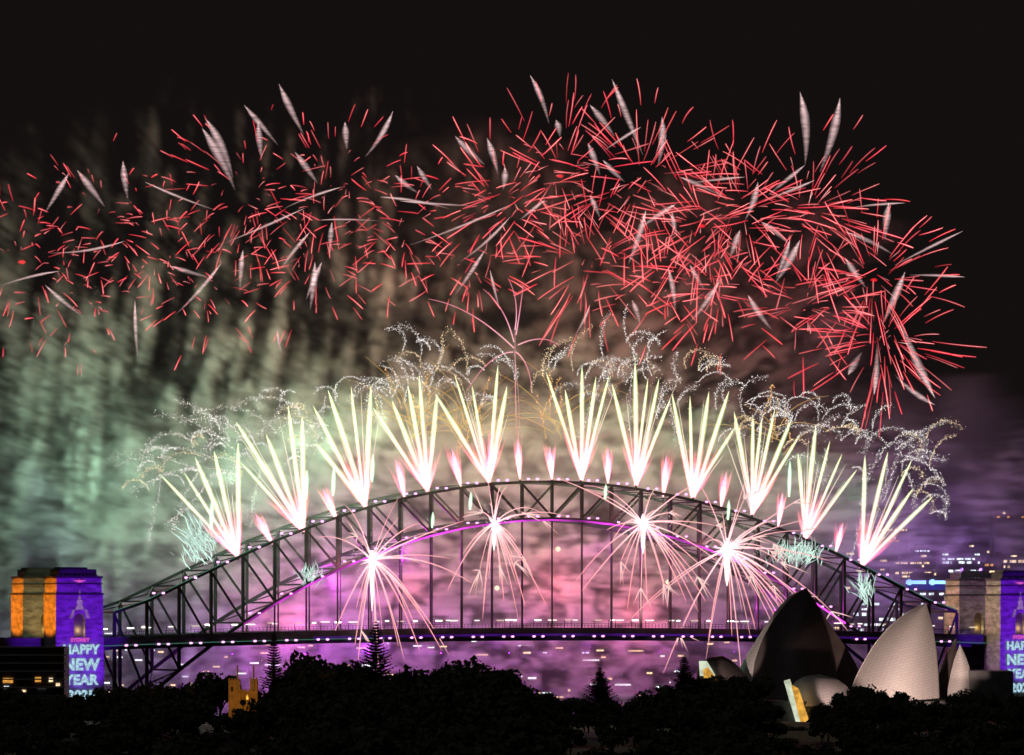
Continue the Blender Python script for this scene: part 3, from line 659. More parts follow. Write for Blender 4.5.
def feather(parent, p0, p1, w, c=(.25, .17, .17), name='silver_tail', bend=0.0):
    """broad glowing tail, pointed at the leading end p1"""
    mb = MB(); L = 10; d = p1 - p0; s = Vector((d.z, 0, -d.x)) * bend; pts = [p0 + d * (k / L) + s * (4 * (k / L) * (1 - k / L)) for k in range(L + 1)]
    prof = [.15, .32, .5, .66, .8, .92, 1, .95, .72, .4, .05]
    wide = w > 4 * PXM
    mb.tube(pts, [w * .5 * x for x in prof], [cl(c, .12 + 1.1 * (k / L) ** .8) for k in range(L + 1)], n=10, m=0)
    if not wide: mb.tube(pts, [w * .2 * x for x in prof], [cl((.8, .52, .5), .25 + .6 * k / L) for k in range(L + 1)], n=6, m=1)
    else: mb.tube(pts, [w * .30 * x for x in prof], [cl((.30, .19, .19), .1 + .8 * k / L) for k in range(L + 1)], n=8, m=0)
    return mb.build(name, [M['feather'], M['core']], parent, True, True)
def bpt(px, py, v): return on_bridge(px, py, v)
BURST = [(22, 262, 92, 62, .13, 'red burst cut off by the far left edge of the sky'), (92, 222, 88, 74, .13, 'red burst around the leftmost pair of silver tails'),
 (160, 250, 84, 60, .13, 'ragged red burst between the two left silver tail pairs'), (248, 196, 100, 92, .15, 'red burst with the tallest silver tails on the left half'),
 (332, 196, 98, 88, .14, 'red burst under the tail leaning right in the upper left sky'), (205, 290, 88, 56, .15, 'red burst low on the left before the green smoke columns'),
 (315, 262, 88, 76, .15, 'red burst with hanging tails above the left silver crackle'), (75, 305, 78, 40, .13, 'thin red burst sinking into the green smoke at the left'),
 (405, 232, 88, 70, .17, 'red burst with long level tails left of the crowded middle'), (500, 205, 98, 84, .2, 'red burst on the left of the crowded middle cluster'), (470, 262, 80, 44, .2, 'red burst just above the left fronds of the pink palm firework'),
 (560, 176, 108, 95, .23, 'red burst reaching the top of the middle cluster on its left'), (640, 182, 110, 95, .25, 'tall red burst at the top of the crowded middle cluster'),
 (590, 262, 98, 78, .25, 'red burst above and right of the pink palm firework'), (702, 226, 102, 90, .27, 'dense red burst at the heart of the right cluster'),
 (742, 208, 98, 84, .26, 'dense red burst left of the two tallest white tails'), (806, 212, 112, 86, .27, 'red burst carrying the two tall white tails on the right'), (668, 285, 88, 56, .26, 'red burst low in the middle above the seventh comet fan'),
 (722, 290, 90, 56, .28, 'red burst low under the dense middle, over the silver crackle'), (874, 280, 100, 90, .3, 'right red burst with sparks reaching the black sky'),
 (884, 340, 104, 88, .3, 'lowest right red burst hanging over the rightmost comet fan'), (802, 306, 90, 66, .3, 'red burst between the middle cluster and the right edge bursts')]
btop = []
for bi, (cx_, cy_, rad, cnt, dl, lab) in enumerate(BURST):
    r = rs(900 + bi); v = r.uniform(-25, 30); c = bpt(cx_, cy_, v)
    t = thing('red_firework', c, lab, 'firework', 'red fireworks over the bridge'); btop.append((cx_, cy_, v, t))
    Rm = rad * PXM
    for k in range(int(cnt * 1.0)):
        zc = r.uniform(-1, 1); a = r.uniform(0, 6.283); q = math.sqrt(1 - zc * zc)
        d = Vector((q * math.cos(a), q * math.sin(a), zc)); side = EU * d.x + EV * d.y + Vector((0, 0, d.z))
        r1 = Rm * (1.05 - .6 * r.random() ** 1.3); r0 = max(r1 - Rm * dl * r.uniform(.55, 1.55) * (1.15 if rad > 90 else 1), Rm * .2)
        p0 = c + side * r0; p1 = c + side * r1 - Vector((0, 0, r.uniform(.02, .06) * Rm * .5)); tilt = Vector((r.gauss(0, 1), 0, r.gauss(0, 1))) * (Rm * .02)
        hot = .38 + .85 * r.random() if cx_ > 450 else .35 + .75 * r.random()
        dash(t, p0 + tilt, p1, r.uniform(.10, .18) * (1 if cx_ > 450 else .85), sag=r.uniform(.05, .3), hot=hot, c=(r.uniform(.7, .95), r.uniform(.05, .14), r.uniform(.08, .17)), bend=r.gauss(0, .018), pale=.15 + .85 * r.random() ** 1.1)
    if bi in (0, 11, 14, 16, 19): mb = MB(); mb.tube([c - EU * 2.4, c - EU * .9, c + EU * .9, c + EU * 2.2], [.2, 1.1, 1.2, .2], [(.5, .008, .015)] * 4, n=8, m=1); mb.speck(c, .5 if bi % 3 == 0 else .25, (1.0, .08, .06), 0); mb.build('burst_core', [M['core'], M['glow']], t, True, True)
    plight('burst_light', c, (1, .06, .07), 5.0e5 if cx_ > 450 else .6e5, t, 8)
FE = [(69,173,45,213,5),(77,170,105,207,6),(123,161,128,200,6),(202,128,235,190,8),(205,118,233,178,7),(244,105,278,145,5),(258,122,262,160,6),(279,84,304,135,6),(295,152,318,184,6),(345,122,347,150,6),(393,111,365,157,5),(395,175,418,193,5),(417,166,432,190,5),(455,136,485,165,6),(487,138,498,175,6),(505,167,503,190,6),(145,182,215,210,2.5),(342,187,285,208,2.5),(305,208,220,245,2.5),(320,220,380,221,2),(125,241,50,253,2.5),(60,271,0,286,2.5),(45,285,85,318,4),(332,222,330,255,5),(243,250,240,290,5),(170,266,208,277,4),(222,262,175,315,3.5),(315,262,310,310,6),(322,262,306,300,5),(135,300,138,360,3.5),(277,330,281,355,3),(310,232,280,270,3.5),(380,197,450,209,3),(400,201,475,206,2.5),(510,205,410,245,2.5),(510,217,460,262,3),(485,250,455,295,4),(490,270,500,310,3),
(530,75,549,124,5),(556,120,560,137,6),(612,79,643,155,6),(590,105,615,137,6),(662,117,658,165,7),(588,143,600,175,6),(641,127,605,150,3),(603,160,625,182,5),(800,92,805,165,8),(840,98,820,172,8),(805,165,768,195,4),(815,180,765,200,3),(680,177,720,195,4),(745,177,690,183,2.5),(758,182,745,220,6),(646,210,628,265,6),(676,204,640,228,5),(672,212,677,236,5),(590,195,600,218,5),(740,230,730,258,6),(762,222,790,245,5),(800,240,775,283,7),(790,240,776,278,5),(905,203,850,208,2.5),(889,203,885,240,7),(963,231,895,265,3),(965,277,910,275,3),(845,232,895,256,4),(905,272,882,325,7),(935,398,900,320,8),(935,405,895,375,5),(845,258,866,288,6),(848,375,862,352,7),(874,395,877,345,6),(720,280,690,322,5),(748,295,772,330,6),(668,268,675,312,5),(632,300,640,325,5),(590,305,575,335,3),(690,265,705,290,5),(545,200,520,220,3)]
for (x0, y0, x1, y1, w) in FE:
    q = min(btop, key=lambda b_: (b_[0] - x0) ** 2 + (b_[1] - y0) ** 2)
    feather(q[3], bpt(x1, y1, q[2] + 6), bpt(x0, y0, q[2]), w * PXM * 1.3, bend=R.uniform(-.03, .05))
# --- comet fans along the top chord
FANS = [((238, 558), [(160, 472), (184, 471), (195, 456), (214, 450), (238, 443)]), ((303, 532), [(236, 420), (241, 461), (266, 433), (288, 405), (302, 416)]),
 ((366, 508), [(313, 404), (328, 389), (351, 386), (371, 386), (316, 442)]), ((428, 492), [(373, 406), (392, 400), (408, 385), (419, 375), (437, 394)]),
 ((489, 483), [(435, 392), (455, 375), (472, 385), (498, 365), (507, 386)]), ((581, 481), [(546, 371), (565, 389), (582, 366), (596, 376), (609, 375)]),
 ((636, 486), [(612, 383), (635, 361), (648, 378), (659, 378), (670, 399)]), ((693, 498), [(672, 393), (690, 396), (709, 391), (729, 390), (735, 426)]),
 ((752, 515), [(734, 411), (753, 416), (762, 417), (775, 408), (792, 417), (800, 433)]), ((805, 540), [(798, 453), (816, 424), (830, 440), (842, 453), (857, 468)]),
 ((861, 568), [(865, 455), (888, 451), (912, 458), (913, 487), (933, 494)])]
ORD = ['first', 'second', 'third', 'fourth', 'fifth', 'sixth', 'seventh', 'eighth', 'ninth', 'tenth', 'last']
def comet(parent, base, tip, w=1.0, name='comet'):
    mb = MB(); L = 12; d = tip - base
    pts = [base + d * (k / L) for k in range(L + 1)]
    for k in range(L + 1): pts[k].z -= 1.2 * (k / L) ** 2 * abs(d.x) / 40
    prof = [.45, .6, .7, .78, .84, .9, .95, 1, 1, .95, .8, .5, .08]
    mb.tube(pts, [.62 * w * x for x in prof], [lerp3((1.25, 1.0, 1.05), (1.1, 1.18, .86), k / L) for k in range(L + 1)], n=7, m=0)
    mb.tube(pts, [1.55 * w * (.25 + .75 * x) if k < L else .15 for k, x in enumerate(prof)], [lerp3((.9, .2, .26), (.36, .42, .16), min(1, k / L * 1.5)) for k in range(L + 1)], n=8, m=1)
    return mb.build(name, [M['core'], M['glow']], parent, True, True)
def flame(parent, base, tips, w, r, n=26, sp=.055, name='flame'):
    """spray of short pink streaks leaving one nozzle"""
    mb = MB()
    for k in range(n):
        t_ = r.choice(tips); d = (t_ - base); L = d.length; d = d.normalized() + Vector((r.gauss(0, sp), r.gauss(0, .04), r.gauss(0, .03))); ln = L * r.uniform(.55, 1.0)
        pts = [base + d * (ln * q / 4) for q in range(5)]
        c = (.72, r.uniform(.05, .2), r.uniform(.1, .26))
        mb.tube(pts, [w * x for x in (.3, .75, 1, .8, .1)], [cl(c, x) for x in (.9, .8, .5, .3, .12)], n=5, m=0)
    for k in range(5):
        t_ = r.choice(tips); d = (t_ - base) * r.uniform(.45, .75); pts = [base + d * (q / 4) for q in range(5)]
        mb.tube(pts, [w * x * .5 for x in (.4, .8, 1, .8, .1)], [cl((1.1, .85, .95), x) for x in (1, 1, .9, .7, .4)], n=5, m=1)
    return mb.build(name, [M['glow'], M['core']], parent, True, True)
def crackle(parent, pts, r, n=90, spread=1.6, sz=.25, c=(.95, .88, .85), name='crackle_trail'):
    """curling trail of tiny white crackling specks"""
    mb = MB(); L = len(pts) - 1
    n = int(n * 1.2)
    for k in range(n):
        t_ = (k + r.random()) / n; f = t_ * L; i_ = min(int(f), L - 1); p = pts[i_].lerp(pts[i_ + 1], f - i_)
        s = spread * (.25 + t_) * .6; p = p + Vector((r.gauss(0, s), r.gauss(0, s), r.gauss(0, s)))
        mb.speck(p, sz * r.uniform(.5, 1.15), cl(c, r.uniform(.4, 1.7)))
    mb.tube(pts, [.08] * len(pts), [cl(c, .45)] * len(pts), n=4)
    return mb.build(name, [M['core'], M['glow']], parent, False, True)
def curl(px, py, ang, ln, r, v, turn=None):
    turn = r.uniform(-.35, .35) if turn is None else turn; pts = []; x, y = px, py; L = 9
    for k in range(L + 1):
        pts.append(bpt(x, y, v)); x += math.cos(ang) * ln / L; y -= math.sin(ang) * ln / L; ang += turn + r.uniform(-.12, .12)
    return pts
for i, (bs_, tips) in enumerate(FANS):
    r = rs(300 + i); base = bpt(bs_[0], bs_[1], -15) + Vector((0, 0, .2))
    t = thing('comet_fan', base, ORD[i] + ' comet fan from the left on the top chord of the arch', 'firework', 'white comet fans along the arch')
    mb = MB(); mb.tube([base - Vector((0, 0, 1.2)), base + Vector((0, 0, .4))], [.5, .6], n=8); mb.build('launch_tube', M['steel'], t)
    T = [bpt(x, y, -15 + r.uniform(-6, 6)) for x, y in tips]
    for q in T: comet(t, base + Vector((r.uniform(-.8, .8), r.uniform(-1, 1), 0)), q, r.uniform(.65, 1.1))
    for k in range(7):
        q = r.choice(T); d = (q - base) * r.uniform(.55, 1.08); d = d + Vector((r.gauss(0, .07), r.gauss(0, .05), r.gauss(0, .03))) * d.length
        mb = MB(); pts = [base + d * (k2 / 8) - Vector((0, 0, 1.5 * (k2 / 8) ** 2)) for k2 in range(9)]
        mb.tube(pts, [.2, .24, .26, .26, .26, .24, .2, .14, .04], [lerp3((1.1, .7, .75), (.9, .85, .6), k2 / 8) for k2 in range(9)], n=5); mb.build('thin_comet', [M['core'], M['glow']], t, True, True)
    mb = MB(); q0 = base
    for k in range(150):
        q = r.choice(T); f = r.uniform(.25, 1.05); s_ = .4 + 1.2 * f; p = base + (q - base) * f + Vector((r.gauss(0, s_), r.gauss(0, s_), r.gauss(0, s_)))
        mb.speck(p, r.uniform(.12, .26), cl((1, .92, .75), r.uniform(.3, 1.3)))
    tag(mb.build('shed_sparks', M['core'], t, False, True), kind='stuff')
    flame(t, base, [base + (q - base) * .52 for q in T], 1.05, r, 34, .1)
    for k in range(14):
        x, y = r.choice(tips); x += r.uniform(-18, 18); y += r.uniform(-26, 22); side = -1 if i < 5 else 1
        a = math.radians(r.uniform(50, 130) + (40 if i < 3 else (-40 if i > 7 else 0))); tv = r.uniform(.12, .4) * (1 if i < 5 else -1)
        crackle(t, curl(x, y, a, r.uniform(18, 58), r, r.uniform(-25, 5), tv), r, 80, r.uniform(.6, 1.8), c=r.choice([(.95, .9, .86), (.95, .9, .86), (.95, .9, .86), (1, .78, .5)]))
    x, y = r.choice(tips); crackle(t, curl(x + r.uniform(-5, 5), y + 8, -math.pi / 2 + r.uniform(-.2, .2), r.uniform(40, 70), r, -18, 0), r, 90, 1.6)
    warm = math.exp(-((i - 4.5) / 3.0) ** 2)
    warm = math.exp(-((i - 4) / 1.7) ** 2)
    gcol = lerp3((.42, 1, .55), (.95, .85, .40), warm)
    plight('fan_light', base + Vector((0, -2, 42)), gcol, (1.7e6, 1.5e6, 1.4e6, 1.4e6, 1.3e6, 1.3e6, 1.2e6, 1.1e6, .9e6, .7e6, .5e6)[i], t, 9)
# --- outlying crackle on the left and right
r = rs(41); base = bpt(205, 520, -12); t = thing('silver_crackle', base, 'loose silver crackle drifting left of the first comet fan', 'firework')
for (x, y, a, l, tv) in ((205, 475, 150, 95, .12), (215, 460, 155, 110, .1), (235, 450, 140, 90, .12), (200, 470, 235, 70, .02), (208, 480, 240, 62, -.03), (250, 445, 130, 80, .15), (230, 440, 120, 70, .12), (275, 430, 135, 90, .13), (225, 470, 170, 100, .08), (190, 440, 150, 60, .2), (260, 470, 260, 60, 0), (300, 410, 140, 75, .12)):
    crackle(t, curl(x, y, math.radians(a), l, r, -15, tv), r, 120, 1.5, c=(.95, .88, .80))
plight('left_smoke_fill', bpt(125, 465, 14), (.46, 1, .70), 1.8e6, t, 12)  # added green light to brighten the far-left smoke, no visible source there
base = bpt(905, 470, -12); t = thing('silver_crackle', base, 'loose silver crackle drifting right of the last comet fan', 'firework')
for (x, y, a, l, tv) in ((895, 450, 35, 60, -.05), (900, 462, 20, 48, -.05), (880, 460, 80, 55, -.35), (905, 470, -60, 40, -.05), (870, 440, 60, 55, -.3), (860, 505, 70, 60, 0), (884, 500, 72, 60, 0), (850, 560, 70, 90, .02), (895, 440, 50, 50, -.4), (905, 455, 340, 40, -.1)):
    crackle(t, curl(x, y, math.radians(a), l, r, -15, tv), r, 110, 1.5)
# --- small pink mines between the fans
MINES = [((273, 545), (252, 508)), ((337, 521), (320, 482)), ((405, 500), (394, 452)), ((461, 487), (450, 441)), ((520, 480), (517, 432)), ((552, 480), (549, 441)), ((608, 484), (608, 442)), ((663, 498), (667, 447)), ((721, 508), (727, 466)), ((778, 527), (784, 487)), ((836, 553), (844, 518)), ((213, 573), (207, 548))]
for i, (a, b_) in enumerate(MINES[:11]):
    r = rs(600 + i); base = bpt(*a, -15); tip = bpt(*b_, -15)
    t = thing('pink_mine', base, 'short pink flame spray standing between the ' + ORD[i] + (' and ' + ORD[i + 1] if i < 10 else '') + ' comet fans', 'firework', 'pink flame sprays along the arch')
    if i == 10: t['label'] = 'short pink flame spray standing just left of the last comet fan'
    mb = MB(); mb.tube([base - Vector((0, 0, 1.2)), base + Vector((0, 0, .3))], [.4, .5], n=8); mb.build('launch_tube', M['steel'], t)
    d = tip - base; s = EU * (3.2)
    flame(t, base, [tip, tip - s, tip + s, tip - s * .5, tip + s * .5], .75, r, 30)
    mb = MB(); mb.tube([base + d * q for q in (0, .3, .6, .85)], [.25, .8, .9, .1], [(1.2, 1, .9), (1.3, 1.1, 1.25), (1.3, .8, 1.1), (1, .4, .6)], n=6); mb.build('hot_core', M['core'], t, True, True)
# --- starbursts under the arch
STAR = [((372, 560), 1.0, 'brightest pink-white starburst low on the left, over the tall pine'), ((494, 524), .8, 'starburst on the lower chord left of the crown of the arch'), ((643, 523), .95, 'starburst on the lower chord right of the crown of the arch'), ((727, 549), 1.15, 'wide tangled starburst left of the tall dark sail roof')]
def ballistic(p, vel, T, gv, L=12): return [p + vel * (T * k / L) - Vector((0, 0, gv * (T * k / L) ** 2)) for k in range(L + 1)]
def ray(parent, pts, w, c0=(1.15, .95, .92), c1=(1.0, .40, .38), name='ember_trail', hc=(.7, .15, .24)):
    mb = MB(); L = len(pts) - 1
    mb.tube(pts, [w * (1.25 - .75 * k / L) if k < L else .05 for k in range(L + 1)], [lerp3(c0, c1, min(1, 1.8 * k / L)) for k in range(L + 1)], n=5, m=0)
    mb.tube(pts, [w * 2.3 * (1.2 - .75 * k / L) for k in range(L + 1)], [cl(lerp3(hc, cl(hc, .5), k / L), .36) for k in range(L + 1)], n=6, m=1)
    return mb.build(name, [M['core'], M['glow']], parent, True, True)
for i, (c_, sc, lab) in enumerate(STAR):
    r = rs(700 + i); c = bpt(*c_, -24); t = thing('starburst', c, lab, 'firework', 'pink starbursts under the arch')
    nray = (24, 22, 26, 36)[i]
    for k in range(nray):
        up = k % 2 == 0
        a = r.gauss(.95, .55) if up and r.random() < .7 else (r.uniform(.1, 3.0) if up else -abs(r.gauss(1.0, .75))); sp = sc * (r.uniform(16, 62) if up else r.uniform(18, 60)); dy = r.uniform(-.6, .6)
        vel = EU * (math.cos(a) * sp) + EV * (dy * sp * .4) + Vector((0, 0, math.sin(a) * sp * (.75 if not up else .85)))
        pts = ballistic(c, vel, 1.0, r.uniform(6, 24)); o = ray(t, pts, r.uniform(.17, .36), (1.25, 1.08, 1.05), (1, .56, .53))
        if r.random() < .3:
            e = pts[-1] if r.random() < .5 else pts[-4]; mb = MB()
            for q in range(4):
                d = (pts[-1] - pts[-3]).normalized() + Vector((r.gauss(0, .6), r.gauss(0, .3), r.gauss(0, .5))); ln = r.uniform(4, 11)
                mb.tube([e, e + d * ln * .5, e + d * ln - Vector((0, 0, ln * .08))], [.3, .34, .06], [(1, .75, .68), (1, .65, .6), (.8, .4, .4)], n=5)
            mb.build('forked_tip', M['core'], t, True, True)
    for k in range((5, 4, 5, 5)[i]):   # long drooping trails
        f = (k + .5) / (5, 4, 5, 5)[i]; sx = lerp(-16, 46, f) * sc; vel = EU * sx + Vector((0, 0, -26 + 6 * r.random()))
        ray(t, ballistic(c, vel, 1.0, r.uniform(14, 25), 16), r.uniform(.3, .4), c1=(1, .45, .42))
    mb = MB()
    for k in range(26):
        d = Vector((r.gauss(0, 1), r.gauss(0, 1), r.gauss(-.2, 1.2))).normalized() * r.uniform(3, 9) * sc
        mb.tube([c, c + d * .5, c + d], [.7 * sc, .5, .08], [(1.6, 1.4, 1.45), (1.3, 1.05, 1.1), (1, .6, .7)], n=5)
    mb.tube([c + Vector((0, 0, 5)) * sc, c, c - Vector((0, 0, 13)) * sc, c - Vector((0, 0, 26 if i == 0 else 17)) * sc], [.4, 1.7 * sc, 1.0 * sc, .15], [(1.5, 1.3, 1.3)] * 4, n=8)
    mb.build('burst_core', M['core'], t, True, True)
    mb = MB(); q = bpt(c_[0] + 4, c_[1] - 2, -25)
    for k in range(260):
        d = Vector((r.gauss(0, 1), r.gauss(0, 1), r.gauss(0, 1))).normalized() * (17 * sc * r.random() ** .5)
        mb.speck(q + d, .28 * r.uniform(.5, 1.1), cl((1, .85, .85), r.uniform(.3, 1)))
    tag(mb.build('sparkle', M['core'], t, False, True), kind='stuff')
    plight('burst_light', c + Vector((0, -6, -4)), (1, .28, .36), 3.2e5 * sc, t, 6)
    plight('burst_light', c + EV * 95 - Vector((0, 0, 32)), (1, .16, .24), (3.6e5, 3.2e5, 4.6e5, 5e5)[i], t, 10)
# --- pink palm over the crown
r = rs(55); c = bpt(515, 335, -10); t = thing('palm_firework', c, 'pink palm firework with long arching fronds on a thin rising stalk', 'firework')
def arc(ps): 
    a, m_, b_ = [bpt(x, y, -10) for x, y in ps]; return [a * (1 - s) ** 2 + m_ * 2 * s * (1 - s) + b_ * s * s for s in [k / 12 for k in range(13)]]
for ps in (((514, 348), (470, 305), (428, 299)), ((514, 342), (505, 305), (483, 289)), ((515, 330), (520, 300), (508, 278)), ((518, 345), (545, 332), (560, 347)), ((516, 352), (530, 362), (532, 392)), ((513, 352), (490, 352), (466, 392)), ((516, 335), (522, 300), (523, 284))):
    ray(t, arc(ps), .26, (.95, .55, .62), (.75, .26, .34), 'frond', (.3, .05, .1))
ray(t, arc(((517, 440), (515, 390), (515, 330))), .2, (.5, .2, .2), (.95, .5, .55), 'stalk', (.2, .03, .05)); ray(t, arc(((520, 440), (520, 400), (514, 350))), .12, (.45, .18, .18), (.8, .4, .42), 'stalk', (.12, .02, .03))
# --- gold willow sparks left of the crown
GW = [((462, 452), 'gold spark willow left of the palm firework'), ((415, 448), 'gold spark willow above the fourth comet fan'), ((560, 440), 'faint gold willow right of the palm stalk'), ((780, 455), 'faint gold willow above the ninth comet fan')]
for i, ((x, y), lab) in enumerate(GW):
    t = thing('gold_willow', bpt(x, y, 0), lab, 'firework', 'gold spark willows above the arch')
    for k in range((16, 14, 9, 6)[i]):
        a = math.radians(r.uniform(20, 160)); l = r.uniform(45, 95); pts = curl(x + r.uniform(-6, 6), y + r.uniform(-30, 0), a, l, r, r.uniform(-10, 12), r.uniform(.05, .14) * (1 if a > 1.57 else -1))
        ray(t, pts, .17, (.62, .42, .16), (.60, .38, .12), 'gold_trail', (.2, .11, .03))
    for k in range(4):
        crackle(t, curl(x + r.uniform(-25, 25), y + r.uniform(-40, 10), math.pi / 2 + r.uniform(-.3, .3), 45, r, 0, 0), r, 45, .7, .35, (.9, .5, .2), 'gold_specks')
# --- green-white strobe patches
STRB = [((200, 545), 17, 20, 150, 122, 'pale green spray beside the foot of the first comet fan'), ((308, 578), 12, 9, 50, 90, 'small pale green strobe inside the left half of the arch'), ((795, 556), 28, 10, 170, 80, 'wide pale green strobe patch under the tenth comet fan'), ((865, 592), 8, 12, 70, 95, 'pale green strobe by the right end of the arch')]
for i, ((x, y), wx, wy, n_, ang, lab) in enumerate(STRB):
    t = thing('green_strobe', bpt(x, y, -20), lab, 'firework', 'pale green strobes at the arch'); mb = MB()
    for k in range(n_):
        qx, qy = x + r.gauss(0, wx * .5), y + r.gauss(0, wy * .5); a = math.radians(r.gauss(ang, 22)); l = r.uniform(5, 14 if i != 0 else 22); v = -20 + r.uniform(-5, 5)
        p0, p1 = bpt(qx, qy, v), bpt(qx + math.cos(a) * l, qy - math.sin(a) * l, v); pm = p0.lerp(p1, .5) + Vector((.25, 0, .15))
        mb.tube([p0, pm, p1], [.2, .27, .05], [cl((.72, 1.0, .88), r.uniform(.45, 1.2))] * 3, n=5)
    tag(mb.build('strobe_sparks', M['core'], t, True, True), kind='stuff')
# short bright green-white columns over and in the truss
for i, (x, y0, y1) in enumerate([(211, 500, 530), (306, 470, 500), (333, 466, 496), (372, 454, 482), (470, 492, 510), (432, 512, 528), (605, 484, 500), (728, 500, 520), (789, 461, 497)]):
    t = thing('flare_column', bpt(x, y1, -17), 'short pale green flare column ' + ['by the first comet fan', 'by the second comet fan', 'left of the third comet fan', 'right of the third comet fan', 'inside the truss left of the crown', 'inside the truss above the brightest starburst', 'inside the truss right of the crown', 'above the wide tangled starburst', 'left of the tenth comet fan'][i], 'firework', 'short pale green flares')
    mb = MB(); a, b_ = bpt(x, y1, -17), bpt(x + 1, y0, -17); p = [a.lerp(b_, q) for q in (0, .3, .7, 1)]
    mb.tube(p, [.3, .6, .55, .1], [(.9, 1.1, .85)] * 4, n=6); mb.tube(p, [.8, 1.4, 1.3, .3], [(.25, .5, .3)] * 4, n=6, m=1); mb.build('flare', [M['core'], M['glow']], t, True, True)
# yellow-white flares hung below the arch
for i, (x, y) in enumerate([(497, 588), (558, 549), (668, 582)]):
    t = thing('hanging_flare', bpt(x, y, 22), 'yellow flare glowing in the pink smoke ' + ['under the left side of the crown', 'right under the crown of the arch', 'under the right half of the arch'][i], 'firework', 'yellow flares under the arch')
    mb = MB(); c = bpt(x, y, 22); mb.tube([c - Vector((0, 0, 1.3)), c - Vector((0, 0, .6)), c + Vector((0, 0, .6)), c + Vector((0, 0, 1.3))], [.4, 1.3, 1.3, .4], [(1, 1, .7)] * 4, n=8)
    mb.build('flare', M['core'], t, True, True); plight('flare_light', c + EV * 16, (1, .85, .4), 4.5e4, t, 2)
# purple light bars fixed under the deck and along the lower chord
for i, (u, z, p, off) in enumerate([(-170, 50, 2.0e5, 10), (-128, 50, 4.6e5, 12), (-92, 50, 4.6e5, 12), (-50, 50, 2.2e5, 12), (-10, 50, 2.0e5, 12), (35, 50, 1.4e5, 12), (80, 50, 1.1e5, 12), (125, 50, 1.2e5, 12), (170, 50, 1.2e5, 10), (-112, 84, 4.2e5, 16), (-70, 98, 2.8e5, 16), (45, 103, 2.0e5, 16), (150, 72, 2.0e5, 12)]):
    t = thing('stage_light', B(u, off, z), 'purple stage light ' + ('under the bridge deck' if z < 65 else 'on the lower chord of the arch'), 'stage light', 'purple stage lights under the deck' if z < 65 else 'purple stage lights on the lower chord')
    c = B(u, off, z); mb = MB(); mb.tube([c - EU * .4, c + EU * .4], [.25, .25], n=8); mb.build('housing', M['deck'], t)
    plight('lamp', c + Vector((0, 0, 1.5)), (.46, .03, 1) if z < 65 else (.85, .03, .9), p * 2.2, t, 3)
# violet lamps added on the rear right pylon roof to colour the city smoke
for i, (u, v_, z, p) in enumerate([(268, 12, 94, 1.1e6), (281, 13, 94, 1.6e6)]):
    c = B(u, v_, z); t = thing('fill_light', c, 'added violet fill light on the roof of the ' + ['rear right pylon, inner corner', 'rear right pylon, outer corner'][i], 'fill_light')
    mb = MB(); mb.tube([c - Vector((0, 0, 1)), c + Vector((0, 0, 1))], [.6, .8], n=8); mb.build('housing', M['deck'], t)
    plight('lamp', c + Vector((0, 0, 2.5)), (.50, .22, 1), p, t, 6)

# ------------------------------------------------------------------ smoke
m, n, out = mat('firework_smoke')
pv = N(n, 'ShaderNodeVolumePrincipled'); pv.inputs['Color'].default_value = (.90, .92, .88, 1); pv.inputs['Density'].default_value = 1.0; pv.inputs['Anisotropy'].default_value = 0.0
at_ = N(n, 'ShaderNodeAttribute', attribute_name='density')
n.links.new(pv.outputs[0], out.inputs['Volume']); m.cycles.volume_step_rate = 14.0; M['smoke'] = m
U0, U1, V0, V1, Z0, Z1 = -400, 400, -46, 150, 2, 372
mb = MB(); mb.hexa([(U0, V0, Z0), (U1, V0, Z0), (U1, V1, Z0), (U0, V1, Z0), (U0, V0, Z1), (U1, V0, Z1), (U1, V1, Z1), (U0, V1, Z1)])
so = mb.build('smoke', M['smoke']); so.location = (CX, CY, 0); so.rotation_euler = (0, 0, PSI)
tag(so, 'drifting bank of firework smoke glowing green, pink and purple behind the bridge', 'smoke', kind='stuff')
G = bpy.data.node_groups.new('smoke_density', 'GeometryNodeTree')
G.interface.new_socket('Geometry', in_out='INPUT', socket_type='NodeSocketGeometry'); G.interface.new_socket('Geometry', in_out='OUTPUT', socket_type='NodeSocketGeometry')
go = G.nodes.new('NodeGroupOutput'); vc = G.nodes.new('GeometryNodeVolumeCube'); sm = G.nodes.new('GeometryNodeSetMaterial'); sm.inputs['Material'].default_value = M['smoke']
vc.inputs['Min'].default_value = (U0, V0, Z0); vc.inputs['Max'].default_value = (U1, V1, Z1)
vc.inputs['Resolution X'].default_value = 530; vc.inputs['Resolution Y'].default_value = 44; vc.inputs['Resolution Z'].default_value = 250
L_ = G.links.new
pos = G.nodes.new('GeometryNodeInputPosition'); sx = G.nodes.new('ShaderNodeSeparateXYZ'); L_(pos.outputs[0], sx.inputs[0])
class E:
    def __init__(s, o): s.o = o
    def _b(s, op, y, rev=False):
        q = G.nodes.new('ShaderNodeMath'); q.operation = op
        for k, z in enumerate((y, s) if rev else (s, y)):
            if isinstance(z, E): L_(z.o, q.inputs[k])
            else: q.inputs[k].default_value = z
        return E(q.outputs[0])
    def __add__(s, y): return s._b('ADD', y)
    __radd__ = __add__
    def __sub__(s, y): return s._b('SUBTRACT', y)
    def __rsub__(s, y): return s._b('SUBTRACT', y, True)
    def __mul__(s, y): return s._b('MULTIPLY', y)
    __rmul__ = __mul__
    def mx(s, y): return s._b('MAXIMUM', y)
    def pw(s, y): return s._b('POWER', y)
